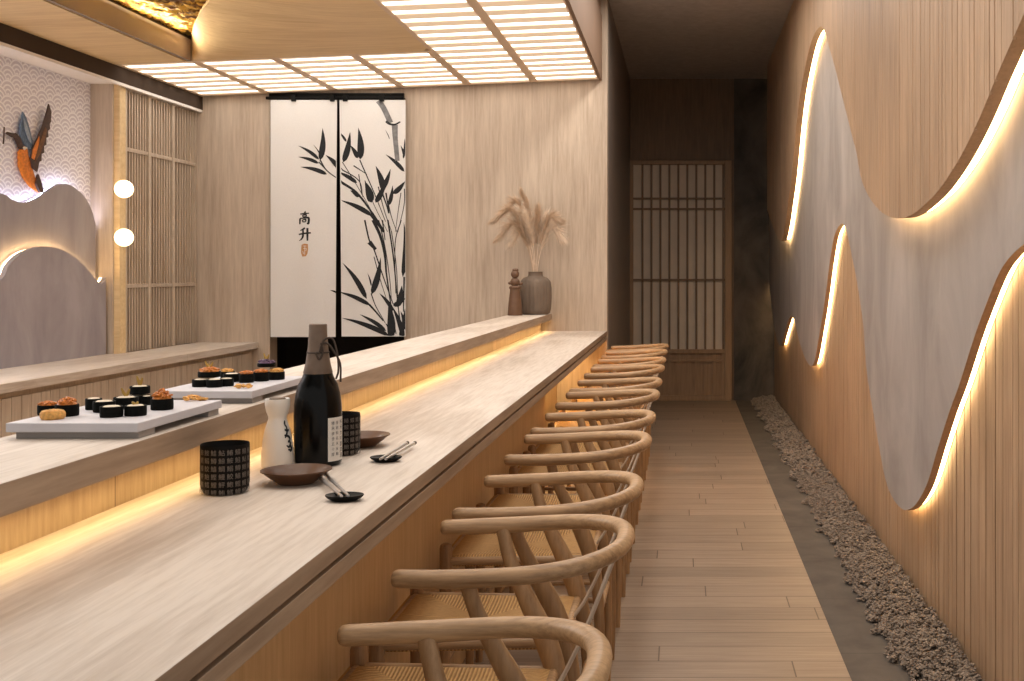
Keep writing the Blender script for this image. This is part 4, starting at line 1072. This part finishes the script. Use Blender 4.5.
# vase, plumes and figurine at the end of the shelf
Yv = 8.22; Xv = (535.5 - CX) * Yv / F
t = thing('vase', 'brown ribbed clay vase holding the dried grass', 'vase', (Xv, Yv, H2))
prof = [(0, 0), (0.085, 0), (0.098, 0.008), (0.108, 0.04), (0.113, 0.12), (0.112, 0.19), (0.105, 0.235), (0.085, 0.262), (0.060, 0.270), (0.052, 0.275), (0.050, 0.300), (0.053, 0.305), (0.046, 0.303), (0.045, 0.27), (0.09, 0.2), (0.09, 0.05), (0, 0.02)]
b = MB(); n = 96; vs = []
for i, (r, z) in enumerate(prof):
    for j in range(n):
        a = 2 * PI * j / n; rib = 0.003 * math.sin(j * 2 * PI / 4) if 2 <= i <= 6 else 0; vs.append((math.cos(a) * (r + rib), math.sin(a) * (r + rib), z))
b.add(vs, [(i * n + j, i * n + (j + 1) % n, (i + 1) * n + (j + 1) % n, (i + 1) * n + j) for i in range(len(prof) - 1) for j in range(n)], True)
b.build('body', M['pot'], t, sharp=60)
Yf_ = 8.03; Xf = (515 - CX) * Yf_ / F
t = thing('carved_figurine', 'small brown carved figurine with a round head beside the vase', 'figurine', (Xf, Yf_, H2))
MB().lathe([(0, 0), (0.050, 0), (0.052, 0.006), (0.046, 0.08), (0.038, 0.15), (0.034, 0.185), (0, 0.19)], 32).build('robe', M['fig'], t)
MB().lathe([(0, 0.182), (0.036, 0.182), (0.042, 0.190), (0.042, 0.198), (0.034, 0.206), (0, 0.208)], 32).build('collar', M['fig'], t)
b = MB(); b.blob((0.0, 0, 0.232), 0.032, 3, 0.0, (1.05, 0.9, 1.0)); b.blob((0.038, 0, 0.222), 0.017, 2, 0, (1, 1, 0.8)); b.blob((-0.034, 0, 0.226), 0.015, 2, 0, (1, 1, 0.8)); b.build('torso', M['fig'], t)
b = MB(); b.blob((0.0, 0, 0.288), 0.029, 3, 0.0); b.blob((0.003, 0, 0.316), 0.018, 3, 0, (1.2, 1.2, 0.8)); b.build('head', M['fig'], t)

# dried plumes
def plume(tip, base_h, width, mat, seed, droop, nfib=800, ln=0.075):
    t = thing('dried_grass_stem', 'x', 'dried plant', (Xv, Yv, H2))
    rr = random.Random(seed)
    p0 = Vector((rr.uniform(-0.015, 0.015), rr.uniform(-0.015, 0.015), 0.024)); p3 = Vector(tip)
    p1 = Vector((p3.x * 0.12, p3.y * 0.12, base_h)); p2 = Vector((p3.x * 0.55, p3.y * 0.55, max(base_h + 0.12, p3.z + droop)))
    c = catmull([p0, p1, p2, p3], 14); n = len(c)
    MB().tube(c, 0.0022, n=6).build('stalk', mat, t)
    b = MB(); s0 = int(n * 0.42)
    for i in range(nfib):
        f = rr.uniform(0, 1); k_ = s0 + f * (n - 1 - s0); a = int(k_); a = min(a, n - 2); p = c[a] + (c[a + 1] - c[a]) * (k_ - a); d = (c[a + 1] - c[a]).normalized()
        rnd_ = Vector((rr.gauss(0, 1), rr.gauss(0, 1), rr.gauss(0, 1))).normalized() * rr.uniform(0.3, 1.5)
        w = width * (math.sin(PI * (0.12 + 0.82 * f)) ** 0.7)
        e1 = p + d * ln * 0.5 + rnd_ * w * 0.6; e2 = p + d * ln + rnd_ * w + Vector((0, 0, -0.02 * rr.random()))
        sd = d.cross(rnd_).normalized() * 0.0011
        b.add([p - sd, p + sd, e1 + sd, e1 - sd, e2], [(0, 1, 2, 3), (3, 2, 4)])
    b.build('plume', mat, t, fix=False)
    t['label'] = 'dried feathery grass plume standing in the ribbed clay vase'; t['group'] = 'dried plumes in the vase'
P_ = lambda u, v: ((u - 535.5) * Yv / F, EH + (CY - v) * Yv / F - H2)
for i, (u, v, bh, w, mt, dr) in enumerate(((497, 219, 0.40, 0.03, 'plume_dark', 0.05), (500, 236, 0.38, 0.035, 'plume_dark', 0.08), (505, 209, 0.42, 0.03, 'plume_dark', 0.03), (524, 196, 0.46, 0.026, 'plume_dark', -0.12), (516, 213, 0.42, 0.04, 'plume', -0.04), (512, 240, 0.36, 0.04, 'plume', 0.07), (528, 218, 0.42, 0.05, 'plume', -0.10), (538, 212, 0.42, 0.035, 'plume_dark', -0.10), (546, 222, 0.40, 0.05, 'plume', -0.02), (558, 220, 0.40, 0.028, 'plume_dark', 0.0), (560, 236, 0.37, 0.045, 'plume', 0.05), (520, 228, 0.38, 0.05, 'plume', 0.0))):
    dx, dz = P_(u, v); plume((dx, (i % 3 - 1) * 0.05, dz), bh, w * 1.5, M[mt], i, dr)

# ================================================================== LIGHT
def area(name, loc, rot, sx, sy, power, col, spread=180):
    l = bpy.data.lights.new(name, 'AREA'); l.shape = 'RECTANGLE'; l.size = sx; l.size_y = sy; l.energy = power; l.color = col
    l.spread = R(spread)
    o = bpy.data.objects.new(name, l); COL.objects.link(o); o.location = loc; o.rotation_euler = rot; return o
def spot(name, loc, power, col, ang=70, blend=0.8, size=0.05, tgt=None):
    l = bpy.data.lights.new(name, 'SPOT'); l.energy = power; l.color = col; l.spot_size = R(ang); l.spot_blend = blend; l.shadow_soft_size = size
    o = bpy.data.objects.new(name, l); COL.objects.link(o); o.location = loc
    if tgt: o.rotation_euler = (Vector(tgt) - Vector(loc)).to_track_quat('-Z', 'Y').to_euler()
    return o
area('hall_fill_light', (0.15, 3.2, CZ - 0.03), (0, 0, 0), 0.5, 3.0, 25, (1, 0.94, 0.87), 150)  # added fill above the view, brightens the near aisle and stools
area('hall_fill_light', (0.0, 7.1, CZ - 0.03), (0, 0, 0), 0.3, 2.6, 42, (1, 0.92, 0.83), 175)  # second added fill, lifts the far hallway and paper door
area('kitchen_fill_light', (-2.75, 3.7, 2.64), (0, R(0), 0), 0.5, 2.6, 42, (1, 0.96, 0.91))  # unseen fill without a fixture, added to brighten the kitchen side
area('alcove_fill_light', (-3.62, 4.0, BZ - 0.012), (0, 0, 0), 0.1, 1.9, 26, (1, 0.97, 0.94))  # fill added out of view for the wave wall and low back counter
area('gold_cove_light', (-3.03, 5.9, EH + 1.40), (0, R(-125), 0), 0.02, 2.2, 8, (1, 0.86, 0.62))
area('shelf_led_light', (-0.992, 4.33, H2 - 0.054), (0, 0, 0), 0.012, 8.2, 4.4, (1, 0.70, 0.31), 120)
area('knee_space_led_light', (PX - 0.10, (YB + YP) / 2, HC - 0.078), (0, R(20), 0), 0.03, YP - YB - 0.1, 12, (1, 0.66, 0.28))
w = bpy.data.worlds.new('world'); sc.world = w; w.use_nodes = True
bg = w.node_tree.nodes['Background']; bg.inputs[0].default_value = (1.0, 0.95, 0.90, 1); bg.inputs[1].default_value = 0.58

cam = bpy.data.cameras.new('camera'); co = bpy.data.objects.new('camera', cam); COL.objects.link(co)
co.location = (0, 0, EH); co.rotation_euler = (PI / 2, 0, 0)
cam.sensor_width = 36; cam.lens = F / 1024 * 36; cam.shift_x = -(CX - 512) / 1024; cam.shift_y = -(340.5 - CY) / 1024
cam.clip_start = 0.05; cam.clip_end = 60
sc.camera = co
vs_ = sc.view_settings; vs_.view_transform = 'Standard'; vs_.look = 'None'; vs_.exposure = 0.0; vs_.gamma = 1; vs_.use_curve_mapping = False
